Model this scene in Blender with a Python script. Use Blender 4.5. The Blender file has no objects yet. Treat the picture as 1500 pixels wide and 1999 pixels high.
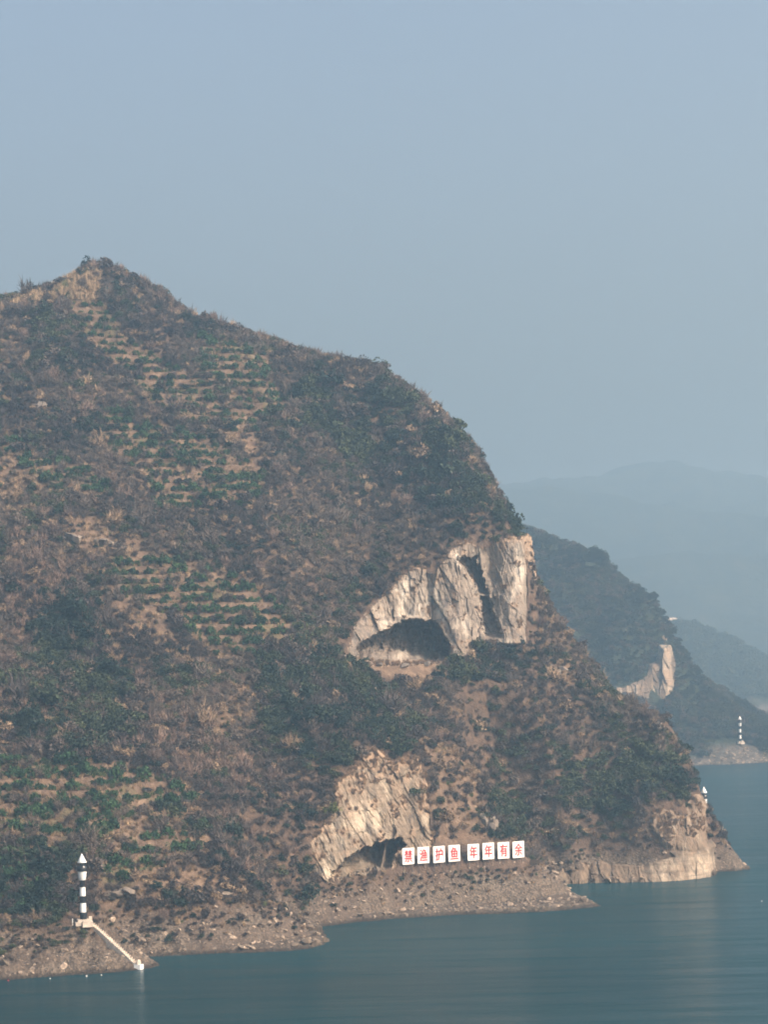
import bpy, bmesh, math, random
import numpy as np
from mathutils import Vector, Matrix

# ------------------------------------------------------------------ camera, sky, sun, exposure
FPX, CAMH, PX0, PY0, ROLL = 4440.0, 68.5, 750.0, 1273.0, math.radians(1.4)   # focal length in photo pixels, eye height, principal point
scene = bpy.context.scene
cam_d = bpy.data.cameras.new('camera')
cam_d.sensor_fit = 'HORIZONTAL'
cam_d.sensor_width = 36.0
cam_d.lens = 36.0 * FPX / 1500.0
cam_d.shift_x = 0.0
cam_d.shift_y = (PY0 - 999.5) / 1500.0
cam_d.clip_start = 1.0
cam_d.clip_end = 30000.0
cam = bpy.data.objects.new('camera', cam_d)
scene.collection.objects.link(cam)
cam.matrix_world = Matrix.Translation((0, 0, CAMH)) @ Matrix.Rotation(math.pi / 2, 4, 'X') @ Matrix.Rotation(-ROLL, 4, 'Z')
scene.camera = cam

SUN_AZ, SUN_EL = math.radians(58), math.radians(36)          # azimuth to the right of "behind the camera"
sdir = Vector((math.cos(SUN_EL) * math.sin(SUN_AZ), -math.cos(SUN_EL) * math.cos(SUN_AZ), math.sin(SUN_EL)))
sun_d = bpy.data.lights.new('sun', 'SUN')
sun_d.energy = 3.25
sun_d.angle = math.radians(0.55)
sun_d.color = (1.0, 0.92, 0.82)
sun = bpy.data.objects.new('sun', sun_d)
scene.collection.objects.link(sun)
sun.rotation_euler = sdir.to_track_quat('Z', 'Y').to_euler()

world = bpy.data.worlds.new('World')
scene.world = world
world.use_nodes = True
wn = world.node_tree
bg = wn.nodes['Background']
sky = wn.nodes.new('ShaderNodeTexSky')
sky.sky_type = 'NISHITA'
sky.sun_disc = False
sky.sun_elevation = SUN_EL
sky.sun_rotation = math.atan2(sdir.x, sdir.y)
sky.air_density = 1.0
sky.dust_density = 10.0
sky.ozone_density = 0.6
wn.links.new(sky.outputs[0], bg.inputs[0])
bg.inputs[1].default_value = 0.15

scene.view_settings.view_transform = 'Standard'
scene.view_settings.look = 'None'
scene.view_settings.gamma = 1.0
scene.view_settings.use_curve_mapping = False
scene.view_settings.exposure = 0.84
scene.render.engine = 'CYCLES'
scene.cycles.use_denoising = True
scene.cycles.max_bounces = 5
scene.cycles.diffuse_bounces = 2
scene.cycles.glossy_bounces = 2
scene.cycles.transmission_bounces = 2
scene.cycles.volume_bounces = 1
scene.cycles.transparent_max_bounces = 8
scene.cycles.filter_width = 1.8

HAZE_DENSITY = 0.00040
HAZE_COLOR = (0.395, 0.61, 0.80)
HAZE_ABSORB = (0.18, 0.08, 0.0)

# ------------------------------------------------------------------ helpers
rng = np.random.default_rng(7)
RND = random.Random(11)
CR, SR = math.cos(ROLL), math.sin(ROLL)

def at(px, py, Y):
    """Point of the place that the photograph shows at (px, py), Y metres out."""
    du, dv = px - PX0, PY0 - py
    u, v = du * CR + dv * SR, -du * SR + dv * CR
    return u / FPX * Y, Y + 0 * u, CAMH + v / FPX * Y

def proj(x, y, z):
    u, v = x / y * FPX, (z - CAMH) / y * FPX
    return PX0 + u * CR - v * SR, PY0 - (u * SR + v * CR)

def on_water(px, py):
    du, dv = px - PX0, PY0 - py
    v = -du * SR + dv * CR
    Y = CAMH * FPX / -v
    return at(px, py, Y)[:2]

def _hash(ix, iy, seed):
    n = (ix.astype(np.int64) * 374761393 + iy.astype(np.int64) * 668265263 + seed * 974711) & 0xffffffff
    n = ((n ^ (n >> 13)) * 1274126177) & 0xffffffff
    n = (n ^ (n >> 16)) & 0xffffffff
    return n

def noise(x, y, seed=0):
    x = np.asarray(x, float); y = np.asarray(y, float)
    ix, iy = np.floor(x), np.floor(y)
    fx, fy = x - ix, y - iy
    def g(dx, dy):
        a = _hash(ix + dx, iy + dy, seed) / 4294967296.0 * 2 * math.pi
        return np.cos(a) * (fx - dx) + np.sin(a) * (fy - dy)
    ux, uy = fx ** 3 * (fx * (fx * 6 - 15) + 10), fy ** 3 * (fy * (fy * 6 - 15) + 10)
    a = g(0, 0) * (1 - ux) + g(1, 0) * ux
    b = g(0, 1) * (1 - ux) + g(1, 1) * ux
    return (a * (1 - uy) + b * uy) * 1.5

def fbm(x, y, seed=0, octaves=4, gain=0.5):
    s, a = 0.0, 1.0
    for k in range(octaves):
        s = s + a * noise(x * 2 ** k + 17.3 * k, y * 2 ** k - 9.1 * k, seed + k)
        a *= gain
    return s

def cells(x, y, seed=0):
    """Voronoi cells: (distance to edge, offset x, offset y, random per cell)."""
    x = np.asarray(x, float); y = np.asarray(y, float)
    ix, iy = np.floor(x), np.floor(y)
    d1 = np.full(x.shape, 9.0); d2 = np.full(x.shape, 9.0)
    ox = np.zeros(x.shape); oy = np.zeros(x.shape); rr = np.zeros(x.shape)
    for dx in (-1, 0, 1):
        for dy in (-1, 0, 1):
            h = _hash(ix + dx, iy + dy, seed)
            cx = ix + dx + (h & 1023) / 1023.0
            cy = iy + dy + ((h >> 10) & 1023) / 1023.0
            d = np.hypot(x - cx, y - cy)
            r = ((h >> 20) & 1023) / 1023.0
            near = d < d1
            d2 = np.where(near, d1, np.minimum(d2, d))
            ox = np.where(near, x - cx, ox); oy = np.where(near, y - cy, oy); rr = np.where(near, r, rr)
            d1 = np.where(near, d, d1)
    return d2 - d1, ox, oy, rr

def facets(x, y, seed=0):
    """Broken-rock relief: every cell is a tilted plane."""
    e, ox, oy, r = cells(x, y, seed)
    a = r * 37.0
    return (np.cos(a) * ox + np.sin(a) * oy) + (r - 0.5) * 0.9

def smooth(a, b, t):
    t = np.clip((t - a) / (b - a), 0, 1)
    return t * t * (3 - 2 * t)

def inside(px, py, poly):
    px = np.asarray(px, float); py = np.asarray(py, float)
    c = np.zeros(px.shape, bool)
    n = len(poly)
    for i in range(n):
        x1, y1 = poly[i]; x2, y2 = poly[(i + 1) % n]
        if y1 == y2: continue
        c ^= ((y1 > py) != (y2 > py)) & (px < (x2 - x1) * (py - y1) / (y2 - y1) + x1)
    return c

def sdist(px, py, poly, closed=True):
    """Distance to a polygon, positive inside (a polyline: unsigned)."""
    px = np.asarray(px, float); py = np.asarray(py, float)
    d = np.full(px.shape, 1e9)
    n = len(poly)
    for i in range(n if closed else n - 1):
        x1, y1 = poly[i]; x2, y2 = poly[(i + 1) % n]
        ax, ay = x2 - x1, y2 - y1
        t = np.clip(((px - x1) * ax + (py - y1) * ay) / (ax * ax + ay * ay + 1e-9), 0, 1)
        d = np.minimum(d, np.hypot(px - x1 - t * ax, py - y1 - t * ay))
    if not closed: return d
    return np.where(inside(px, py, poly), d, -d)

def mesh(name, verts, quads=None, tris=None, mats=(), smooth_shade=False, mat_idx=None):
    me = bpy.data.meshes.new(name)
    verts = np.asarray(verts, np.float32)
    nq = 0 if quads is None else len(quads)
    nt = 0 if tris is None else len(tris)
    me.vertices.add(len(verts)); me.vertices.foreach_set('co', verts.ravel())
    idx = []; starts = []
    if nq: idx.append(np.asarray(quads, np.int32).ravel())
    if nt: idx.append(np.asarray(tris, np.int32).ravel())
    if idx:
        idx = np.concatenate(idx)
        starts = np.concatenate([np.arange(nq) * 4, nq * 4 + np.arange(nt) * 3]).astype(np.int32)
        me.loops.add(len(idx)); me.loops.foreach_set('vertex_index', idx)
        me.polygons.add(nq + nt); me.polygons.foreach_set('loop_start', starts)
        if mat_idx is not None: me.polygons.foreach_set('material_index', np.asarray(mat_idx, np.int32))
        me.polygons.foreach_set('use_smooth', np.full(nq + nt, smooth_shade))
    for m in mats: me.materials.append(m)
    me.update(calc_edges=True)
    return me

def link(name, data, parent=None, **props):
    o = bpy.data.objects.new(name, data)
    scene.collection.objects.link(o)
    if parent is not None: o.parent = parent
    for k, v in props.items(): o[k] = v
    return o

def thing(name, loc, rz=0.0, **props):
    o = link(name, None, **props)
    o.empty_display_size = 0.5
    o.location = loc; o.rotation_euler = (0, 0, rz)
    return o

def point_attr(me, name, values):
    a = me.attributes.new(name, 'FLOAT', 'POINT')
    a.data.foreach_set('value', np.asarray(values, np.float32).ravel())

class N:
    """Small node-tree writer."""
    def __init__(self, name):
        self.mat = bpy.data.materials.new(name); self.mat.use_nodes = True
        self.t = self.mat.node_tree
        self.p = self.t.nodes['Principled BSDF']
        self.out = self.t.nodes['Material Output']
    def n(self, kind, **kw):
        nd = self.t.nodes.new(kind)
        for k, v in kw.items(): setattr(nd, k, v)
        return nd
    def l(self, a, b): self.t.links.new(a, b)
    def coords(self, scale=(1, 1, 1), rot=(0, 0, 0), kind='Object'):
        c = self.n('ShaderNodeTexCoord'); m = self.n('ShaderNodeMapping')
        m.inputs['Scale'].default_value = scale; m.inputs['Rotation'].default_value = rot
        self.l(c.outputs[kind], m.inputs['Vector'])
        return m.outputs[0]
    def noise(self, vec, scale, detail=5, rough=0.55, dist=0.0):
        nd = self.n('ShaderNodeTexNoise')
        nd.inputs['Scale'].default_value = scale; nd.inputs['Detail'].default_value = detail
        nd.inputs['Roughness'].default_value = rough; nd.inputs['Distortion'].default_value = dist
        if vec is not None: self.l(vec, nd.inputs['Vector'])
        return nd.outputs['Fac']
    def voro(self, vec, scale, feature='F1', out='Distance'):
        nd = self.n('ShaderNodeTexVoronoi', feature=feature)
        nd.inputs['Scale'].default_value = scale
        if vec is not None: self.l(vec, nd.inputs['Vector'])
        return nd.outputs[out]
    def attr(self, name, kind='GEOMETRY', out='Fac'):
        nd = self.n('ShaderNodeAttribute'); nd.attribute_name = name; nd.attribute_type = kind
        return nd.outputs[out]
    def ramp(self, fac, stops):
        nd = self.n('ShaderNodeValToRGB')
        el = nd.color_ramp.elements
        while len(el) < len(stops): el.new(0.5)
        for e, (p, c) in zip(el, stops):
            e.position = p; e.color = (c, c, c, 1) if isinstance(c, (int, float)) else (*c, 1)
        self.l(fac, nd.inputs[0])
        return nd.outputs[0]
    def mix(self, fac, a, b, mode='MIX'):
        nd = self.n('ShaderNodeMix', data_type='RGBA', blend_type=mode)
        for s, v in ((nd.inputs[0], fac), (nd.inputs[6], a), (nd.inputs[7], b)):
            if isinstance(v, (int, float)): s.default_value = v
            elif isinstance(v, tuple): s.default_value = (*v, 1)
            else: self.l(v, s)
        return nd.outputs[2]
    def math(self, op, a, b=0.0):
        nd = self.n('ShaderNodeMath', operation=op)
        for s, v in zip(nd.inputs, (a, b)):
            if isinstance(v, (int, float)): s.default_value = v
            else: self.l(v, s)
        return nd.outputs[0]
    def bump(self, h, strength=0.5, dist=0.2):
        nd = self.n('ShaderNodeBump'); nd.inputs['Strength'].default_value = strength
        nd.inputs['Distance'].default_value = dist
        self.l(h, nd.inputs['Height']); self.l(nd.outputs[0], self.p.inputs['Normal'])
    def done(self, color=None, rough=0.9, spec=0.2):
        if isinstance(color, tuple): self.p.inputs['Base Color'].default_value = (*color, 1)
        elif color is not None: self.l(color, self.p.inputs['Base Color'])
        self.p.inputs['Roughness'].default_value = rough
        self.p.inputs['Specular IOR Level'].default_value = spec
        return self.mat

# ------------------------------------------------------------------ materials of the setting
def mat_ground():
    s = N('hill_ground')
    v = s.coords()
    big = s.noise(v, 0.05, 4, 0.6); mid = s.noise(v, 0.45, 6, 0.65); fine = s.noise(v, 2.2, 4, 0.7)
    litter = s.ramp(mid, [(0.3, (0.045, 0.032, 0.026)), (0.5, (0.080, 0.056, 0.042)), (0.7, (0.14, 0.096, 0.068))])
    soil = s.ramp(mid, [(0.3, (0.062, 0.042, 0.032)), (0.5, (0.115, 0.080, 0.058)), (0.66, (0.22, 0.16, 0.115))])
    stone = s.ramp(s.voro(v, 2.2, out='Color'), [(0.15, (0.040, 0.033, 0.027)), (0.5, (0.090, 0.073, 0.056)), (0.9, (0.205, 0.167, 0.13))])
    stone = s.mix(s.ramp(big, [(0.35, 0.0), (0.65, 0.75)]), stone, (0.085, 0.062, 0.048))
    grass = s.ramp(fine, [(0.3, (0.050, 0.066, 0.026)), (0.7, (0.10, 0.12, 0.045))])
    soil = s.mix(s.ramp(fine, [(0.35, 0.0), (0.7, 0.6)]), soil, (0.17, 0.115, 0.075))
    c = s.mix(s.attr('soil'), litter, soil)
    c = s.mix(s.attr('grass'), c, grass)
    c = s.mix(s.attr('bank'), c, stone)
    wet = s.ramp(s.attr('height'), [(0.0, 0.35), (0.3, 0.55), (0.6, 1.0)])
    c = s.mix(1.0, c, wet, 'MULTIPLY')
    h = s.math('ADD', s.math('MULTIPLY', mid, 0.8), s.math('MULTIPLY', s.voro(v, 2.2), 0.5))
    s.bump(h, 0.7, 0.5)
    return s.done(c, 0.95, 0.1)

def mat_rock(name, tint=(1, 1, 1), pale=0.5):
    s = N(name)
    v = s.coords()
    streak = s.coords(scale=(0.55, 0.55, 0.07), rot=(0, math.radians(12), 0))
    st = s.noise(streak, 1.6, 6, 0.65, 0.6)
    big = s.noise(v, 0.09, 4, 0.6)
    mid = s.noise(v, 0.7, 6, 0.7)
    grey = s.ramp(st, [(0.26, (0.10, 0.082, 0.066)), (0.45, (0.22, 0.18, 0.14)), (0.6, (0.34, 0.275, 0.21)), (0.78, (0.54, 0.45, 0.35))])
    warm = s.ramp(mid, [(0.3, (0.12, 0.088, 0.064)), (0.55, (0.26, 0.20, 0.15)), (0.75, (0.45, 0.36, 0.275))])
    c = s.mix(s.ramp(big, [(0.38, 0.1), (0.62, 0.65)]), grey, warm)
    white = s.attr('pale')
    c = s.mix(white, c, s.ramp(st, [(0.25, (0.30, 0.24, 0.18)), (0.48, (0.60, 0.51, 0.40)), (0.68, (0.80, 0.74, 0.62))]))
    bed = s.noise(s.coords(scale=(0.05, 0.05, 0.9), rot=(0.1, math.radians(-14), 0)), 1.0, 4, 0.6)
    c = s.mix(s.ramp(bed, [(0.38, 0.45), (0.46, 0.0)]), c, (0.15, 0.115, 0.09))
    dark = s.noise(s.coords(scale=(0.8, 0.8, 0.05)), 0.5, 4, 0.6)
    c = s.mix(s.ramp(dark, [(0.52, 0.0), (0.64, 0.7)]), c, (0.11, 0.10, 0.092))
    cr = s.voro(s.coords(scale=(0.5, 0.5, 0.2)), 1.1, 'DISTANCE_TO_EDGE')
    c = s.mix(s.ramp(cr, [(0.0, 0.38), (0.035, 0.0)]), c, (0.11, 0.085, 0.07))
    c = s.mix(1.0, c, tint, 'MULTIPLY')
    c = s.mix(s.attr('soil'), c, s.ramp(mid, [(0.3, (0.20, 0.135, 0.09)), (0.7, (0.36, 0.26, 0.18))]))
    s.bump(s.math('ADD', s.math('MULTIPLY', st, 0.7), s.math('MULTIPLY', mid, 0.6)), 0.8, 0.6)
    return s.done(c, 0.9, 0.15)

M_GROUND = mat_ground()
def mat_forest():
    s = N('forest_ground')
    v = s.coords()
    f = s.noise(v, 0.03, 6, 0.7)
    c = s.ramp(f, [(0.3, (0.014, 0.021, 0.017)), (0.55, (0.034, 0.042, 0.028)), (0.72, (0.066, 0.060, 0.042))])
    st = s.ramp(s.noise(v, 0.25, 5, 0.7), [(0.3, (0.05, 0.042, 0.036)), (0.7, (0.17, 0.145, 0.12))])
    c = s.mix(s.attr('bank'), c, st)
    s.bump(s.noise(v, 0.06, 6, 0.7), 1.0, 8.0)
    return s.done(c, 0.95, 0.1)
M_FOREST = mat_forest()
M_ROCK = mat_rock('limestone', (0.84, 0.86, 0.90))
M_ROCK_LOW = mat_rock('tan_limestone', (0.70, 0.68, 0.65))
M_ROCK_SHORE = mat_rock('shore_rock', (0.60, 0.57, 0.54))

# ------------------------------------------------------------------ the main hill
def tps(ctrl, lam=1e-4):
    c = np.array(ctrl, float)
    P = c[:, :2] / 100.0
    def U(r2): return np.where(r2 > 1e-12, 0.5 * r2 * np.log(np.maximum(r2, 1e-12)), 0)
    n = len(P)
    K = U(((P[:, None] - P[None]) ** 2).sum(-1)) + lam * np.eye(n)
    Q = np.c_[np.ones(n), P]
    A = np.zeros((n + 3, n + 3)); A[:n, :n] = K; A[:n, n:] = Q; A[n:, :n] = Q.T
    w = np.linalg.solve(A, np.r_[c[:, 2], 0, 0, 0])
    def f(x, y):
        x = np.asarray(x, float) / 100; y = np.asarray(y, float) / 100
        z = w[n] + w[n + 1] * x + w[n + 2] * y
        for i in range(n): z = z + w[i] * U((x - P[i, 0]) ** 2 + (y - P[i, 1]) ** 2)
        return z
    return f

shore_px = [(-260, 1935), (-100, 1920), (0, 1912), (90, 1907), (150, 1903), (230, 1897), (270, 1893), (300, 1888), (316, 1884),
            (300, 1873), (265, 1868), (330, 1865), (400, 1862), (460, 1860), (520, 1858), (575, 1855), (610, 1850), (634, 1842), (642, 1833),
            (632, 1820), (622, 1808), (680, 1802), (750, 1795), (830, 1789), (900, 1785), (980, 1783), (1050, 1780), (1120, 1775),
            (1176, 1768), (1150, 1758), (1115, 1742), (1088, 1726), (1150, 1724), (1250, 1722), (1340, 1717), (1396, 1709), (1399, 1702), (1430, 1700), (1464, 1696)]
shore = [on_water(*p) for p in shore_px]
shore_back = [(107.5, 698), (104, 706), (103, 718), (105.5, 728), (106.5, 737), (104, 748), (100, 765), (95, 805), (86, 860), (66, 930), (40, 1000)]
LAND = shore + shore_back + [(-220, 1000), (-220, shore[0][1])]

C = []
def ctl(*pts):
    for px, py, Y in pts: C.append(at(px, py, Y))
ctl((-250, 1815, 506), (-120, 1805, 507), (0, 1800, 508), (100, 1797, 509), (165, 1798, 511), (215, 1795, 515), (300, 1805, 528), (400, 1770, 541), (500, 1765, 547), (585, 1775, 555),
    (-250, 1500, 575), (0, 1500, 578), (150, 1490, 583), (280, 1500, 588), (400, 1500, 596), (0, 1650, 541), (150, 1640, 545), (300, 1640, 558), (420, 1640, 568), (520, 1640, 580), (540, 1500, 606),
    (-250, 1250, 630), (0, 1250, 635), (130, 1250, 641), (250, 1250, 640), (400, 1250, 647), (520, 1250, 652),
    (-250, 1000, 686), (0, 1000, 690), (120, 1000, 688), (250, 1000, 692), (400, 1000, 697), (520, 1000, 700),
    (-250, 780, 742), (0, 780, 745), (130, 780, 742), (250, 780, 747), (400, 800, 748), (530, 800, 752))
ctl(*[(px, py + (11 if px < 780 else 3), Y) for px, py, Y in (
    (-250, 620, 800), (-100, 595, 800), (0, 583, 800), (60, 572, 800), (110, 548, 800), (150, 528, 802), (205, 517, 805), (250, 537, 805), (300, 563, 805), (370, 602, 803),
    (430, 631, 802), (540, 672, 801), (650, 709, 800), (720, 737, 798), (780, 770, 795), (850, 832, 785), (910, 885, 772), (955, 940, 760), (985, 1000, 742), (1015, 1047, 722))])
ctl(
    (650, 1720, 590), (690, 1705, 594), (760, 1690, 602), (830, 1695, 608), (900, 1690, 613), (1010, 1678, 622), (1080, 1678, 634),
    (650, 1560, 604), (720, 1480, 616), (820, 1480, 626), (900, 1500, 643), (1010, 1500, 655),
    (650, 1300, 655), (650, 1400, 634), (780, 1400, 646), (650, 1100, 700), (650, 900, 747),
    (780, 1325, 672), (880, 1305, 684), (960, 1262, 697), (1030, 1262, 700), (690, 1290, 668),
    (750, 1130, 700), (810, 1100, 702), (880, 1060, 706), (950, 1055, 710), (780, 1000, 726), (780, 880, 757), (890, 960, 733), (940, 990, 728),
    (1020, 1400, 672), (1130, 1400, 690), (1045, 1255, 704), (1060, 1200, 724), (1105, 1240, 720), (1130, 1295, 717), (1160, 1350, 713), (1230, 1382, 708), (1280, 1411, 702), (1330, 1452, 695), (1353, 1485, 690), (1362, 1530, 686), (1370, 1560, 686), (1376, 1600, 687), (1383, 1640, 688),
    (1150, 1670, 670), (1150, 1600, 674), (1150, 1500, 684), (1250, 1670, 668), (1250, 1600, 671), (1250, 1500, 682), (1310, 1560, 674), (1350, 1600, 677), (1380, 1650, 683), (1425, 1668, 688))
def ctlw(*pts): C.extend(pts)
ctlw((101.5, 735, 8.6), (96, 745, 13), (97, 718, 9), (91, 712, 22), (80, 730, 40), (88, 765, 22), (62, 745, 70), (66, 790, 62), (40, 765, 96), (40, 830, 88), (20, 800, 118), (0, 850, 128), (-20, 850, 144), (-60, 860, 170), (-100, 860, 180), (-150, 860, 170),
     (0, 930, 85), (-60, 940, 120), (-150, 940, 130), (55, 880, 40), (-220, 860, 160), (-220, 940, 125))
HZ = tps(C, 3e-4)

X0, X1, Y0, Y1, RES = -165.0, 126.0, 470.0, 935.0, 0.6
gx = np.arange(X0, X1, RES); gy = np.arange(Y0, Y1, RES)
GX, GY = np.meshgrid(gx, gy)
sd = sdist(GX, GY, LAND) + 0.9 * fbm(GX / 6, GY / 6, 19, 3) * (GY < 700)
BASE = np.maximum(HZ(GX, GY), 1.0)

# landcover of the hill, as outlines read off the photograph and draped on the slope
ORCH = {
 'lower': [(-60, 1480), (60, 1484), (150, 1490), (250, 1495), (330, 1522), (400, 1565), (330, 1580), (250, 1600), (190, 1640), (140, 1640), (100, 1690), (110, 1790), (-60, 1800)],
 'bench': [(190, 1700), (230, 1670), (290, 1635), (400, 1620), (430, 1655), (330, 1675), (320, 1710), (210, 1725)],
 'middle': [(215, 1100), (330, 1085), (410, 1110), (500, 1150), (600, 1235), (570, 1268), (430, 1292), (385, 1262), (340, 1200), (230, 1165)],
 'summit': [(128, 575), (195, 590), (265, 675), (350, 722), (440, 760), (520, 810), (500, 850), (410, 838), (310, 800), (200, 695), (140, 640)],
 'ridge': [(385, 655), (470, 668), (535, 700), (535, 748), (560, 800), (500, 820), (470, 760), (395, 735)],
 'saddle': [(210, 800), (330, 840), (410, 860), (520, 930), (500, 985), (400, 1005), (300, 1000), (280, 930), (200, 870)],
 'left': [(-60, 838), (30, 850), (100, 885), (215, 950), (200, 972), (130, 965), (60, 925), (0, 872), (-60, 866)],
}
BARE = [[(-60, 872), (5, 872), (60, 925), (110, 960), (60, 985), (-60, 975)], [(425, 835), (470, 838), (525, 868), (520, 900), (450, 880)],
        [(440, 880), (520, 905), (520, 975), (470, 960)], [(120, 1030), (210, 1010), (300, 1075), (350, 1100), (270, 1120), (150, 1080)],
        [(190, 1120), (240, 1165), (330, 1190), (330, 1260), (235, 1225), (195, 1190)], [(95, 562), (150, 530), (195, 536), (190, 588), (130, 588)], [(20, 575), (80, 563), (80, 594), (20, 598)],
        [(690, 1285), (790, 1280), (880, 1292), (860, 1318), (800, 1332), (740, 1328), (695, 1305)], [(420, 1370), (500, 1330), (490, 1400), (430, 1440)],
        [(1040, 1270), (1090, 1290), (1150, 1340), (1130, 1350), (1060, 1310)], [(180, 1640), (260, 1600), (390, 1575), (395, 1600), (280, 1640), (235, 1680)], [(280, 1720), (420, 1690), (430, 1760), (260, 1760)], [(830, 1455), (900, 1465), (950, 1540), (965, 1640), (860, 1650), (845, 1560)]]
GREENP = [[(500, 1280), (600, 1230), (660, 1240), (690, 1300), (760, 1350), (830, 1430), (800, 1480), (720, 1440), (660, 1540), (560, 1480), (510, 1400)],
          [(120, 1150), (190, 1180), (190, 1230), (270, 1330), (260, 1450), (170, 1480), (0, 1440), (0, 1330), (60, 1250)],
          [(560, 750), (780, 765), (900, 870), (985, 1000), (1030, 1045), (960, 1060), (850, 1000), (700, 900), (580, 850)],
          [(840, 1290), (950, 1250), (1030, 1260), (1050, 1300), (930, 1340), (860, 1330)], [(1060, 1500), (1220, 1480), (1290, 1430), (1368, 1470), (1368, 1560), (1290, 1580), (1200, 1640), (1080, 1560)],
          [(950, 1540), (1050, 1560), (1100, 1640), (960, 1640)], [(0, 1640), (80, 1640), (110, 1690), (150, 1780), (0, 1790)], [(60, 600), (110, 640), (140, 700), (60, 720)], [(540, 1690), (620, 1660), (640, 1770), (570, 1780)]]
CLIFF = {
 'upper': [(684, 1292), (673, 1268), (690, 1228), (708, 1200), (735, 1176), (765, 1146), (790, 1122), (812, 1108), (850, 1112), (868, 1092), (882, 1070), (912, 1058), (945, 1066), (985, 1053), (1024, 1053),
           (1029, 1090), (1037, 1150), (1030, 1200), (1034, 1257), (985, 1257), (950, 1258), (920, 1282), (886, 1293), (840, 1302), (800, 1304), (740, 1306), (700, 1300)],
 'lower': [(640, 1724), (612, 1700), (604, 1645), (640, 1600), (655, 1570), (652, 1532), (682, 1508), (706, 1476), (735, 1462), (768, 1492), (815, 1478), (832, 1522), (846, 1562), (844, 1600), (856, 1645), (830, 1668), (800, 1690), (760, 1702), (700, 1712)],
 'shore': [(1262, 1612), (1268, 1590), (1290, 1570), (1312, 1575), (1340, 1588), (1362, 1560), (1372, 1578), (1378, 1640), (1388, 1655), (1398, 1700), (1396, 1712), (1340, 1722), (1250, 1727), (1100, 1730), (1084, 1716), (1098, 1692), (1160, 1684), (1250, 1690), (1318, 1672), (1292, 1650), (1274, 1630)],
}
def warped(px, py, amp=9, k=0.035, seed=40):
    return px + amp * noise(px * k, py * k, seed), py + amp * noise(px * k, py * k, seed + 1)
def cover(px, py, polys, soft=10, amp=9):
    wx, wy = warped(px, py, amp)
    m = np.zeros(np.shape(px))
    for p in polys: m = np.maximum(m, smooth(-soft, soft, sdist(wx, wy, p)))
    return m

def hill_heights(x, y, base, s):
    steep = 0.55 + 1.9 * smooth(30, 60, x) * smooth(-40, 0, y - 655)
    rough = fbm(x / 26, y / 26, 3, 4) * 2.2 * smooth(8, 40, s) + fbm(x / 5, y / 5, 9, 3) * 0.45
    z = base + rough
    px, py = proj(x, y, np.maximum(z, 0.1))
    orch = cover(px, py, list(ORCH.values()), 12, 6)
    orch = orch * smooth(6, 9, z)
    h = 3.0
    ph = z / h + 0.4 * noise(x / 22, y / 22, 77) + 0.08 * noise(x / 6, y / 6, 78)
    k = np.floor(ph); f = ph - k
    zt = z + h * (smooth(0.62, 0.98, f) - f)
    z = z + (zt - z) * orch
    bank = s * steep + 0.08 * np.maximum(s - 9, 0) ** 2 + 0.35 * fbm(x / 3.0, y / 3.0, 21, 3) * smooth(0.3, 3, s) + 0.5 * noise(x / 9, y / 9, 5) * smooth(1, 6, s)
    lz = bank + 0.5 * noise(x / 7, y / 7, 33)
    lk = np.floor(lz / 1.3); lf = lz / 1.3 - lk
    bank = bank + 1.3 * (smooth(0.55, 0.95, lf) - lf) * smooth(-0.25, 0.25, noise(x / 22, y / 22, 35)) * smooth(0.5, 2.0, s) + (0.55 * facets(x / 3.5, y / 3.5, 37) + 0.35 * facets(x / 1.7, y / 1.7, 38)) * smooth(0.2, 2.5, s)
    d = z - bank
    z = np.where(s > 0, np.minimum(z, bank) - 0.0 * d, np.maximum(-7.0, s * 0.6))
    return z, orch, f, k

Z, ORCHM, TF, TK = hill_heights(GX, GY, BASE, sd)

def ground(x, y):
    fx = np.clip((np.asarray(x, float) - X0) / RES, 0, len(gx) - 1.001); fy = np.clip((np.asarray(y, float) - Y0) / RES, 0, len(gy) - 1.001)
    i, j = fx.astype(int), fy.astype(int); a, b = fx - i, fy - j
    return (Z[j, i] * (1 - a) + Z[j, i + 1] * a) * (1 - b) + (Z[j + 1, i] * (1 - a) + Z[j + 1, i + 1] * a) * b

def hit(px, py, ymin=480.0, ymax=900.0):
    """Where the sight line through a photo position meets the hill."""
    Ys = np.arange(ymin, ymax, 0.25)
    x, y, z = at(px, py, Ys)
    g = ground(x, y)
    k = np.argmax(z <= g)
    return (float(x[k]), float(y[k]), float(g[k])) if z[k] <= g[k] else None

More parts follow.
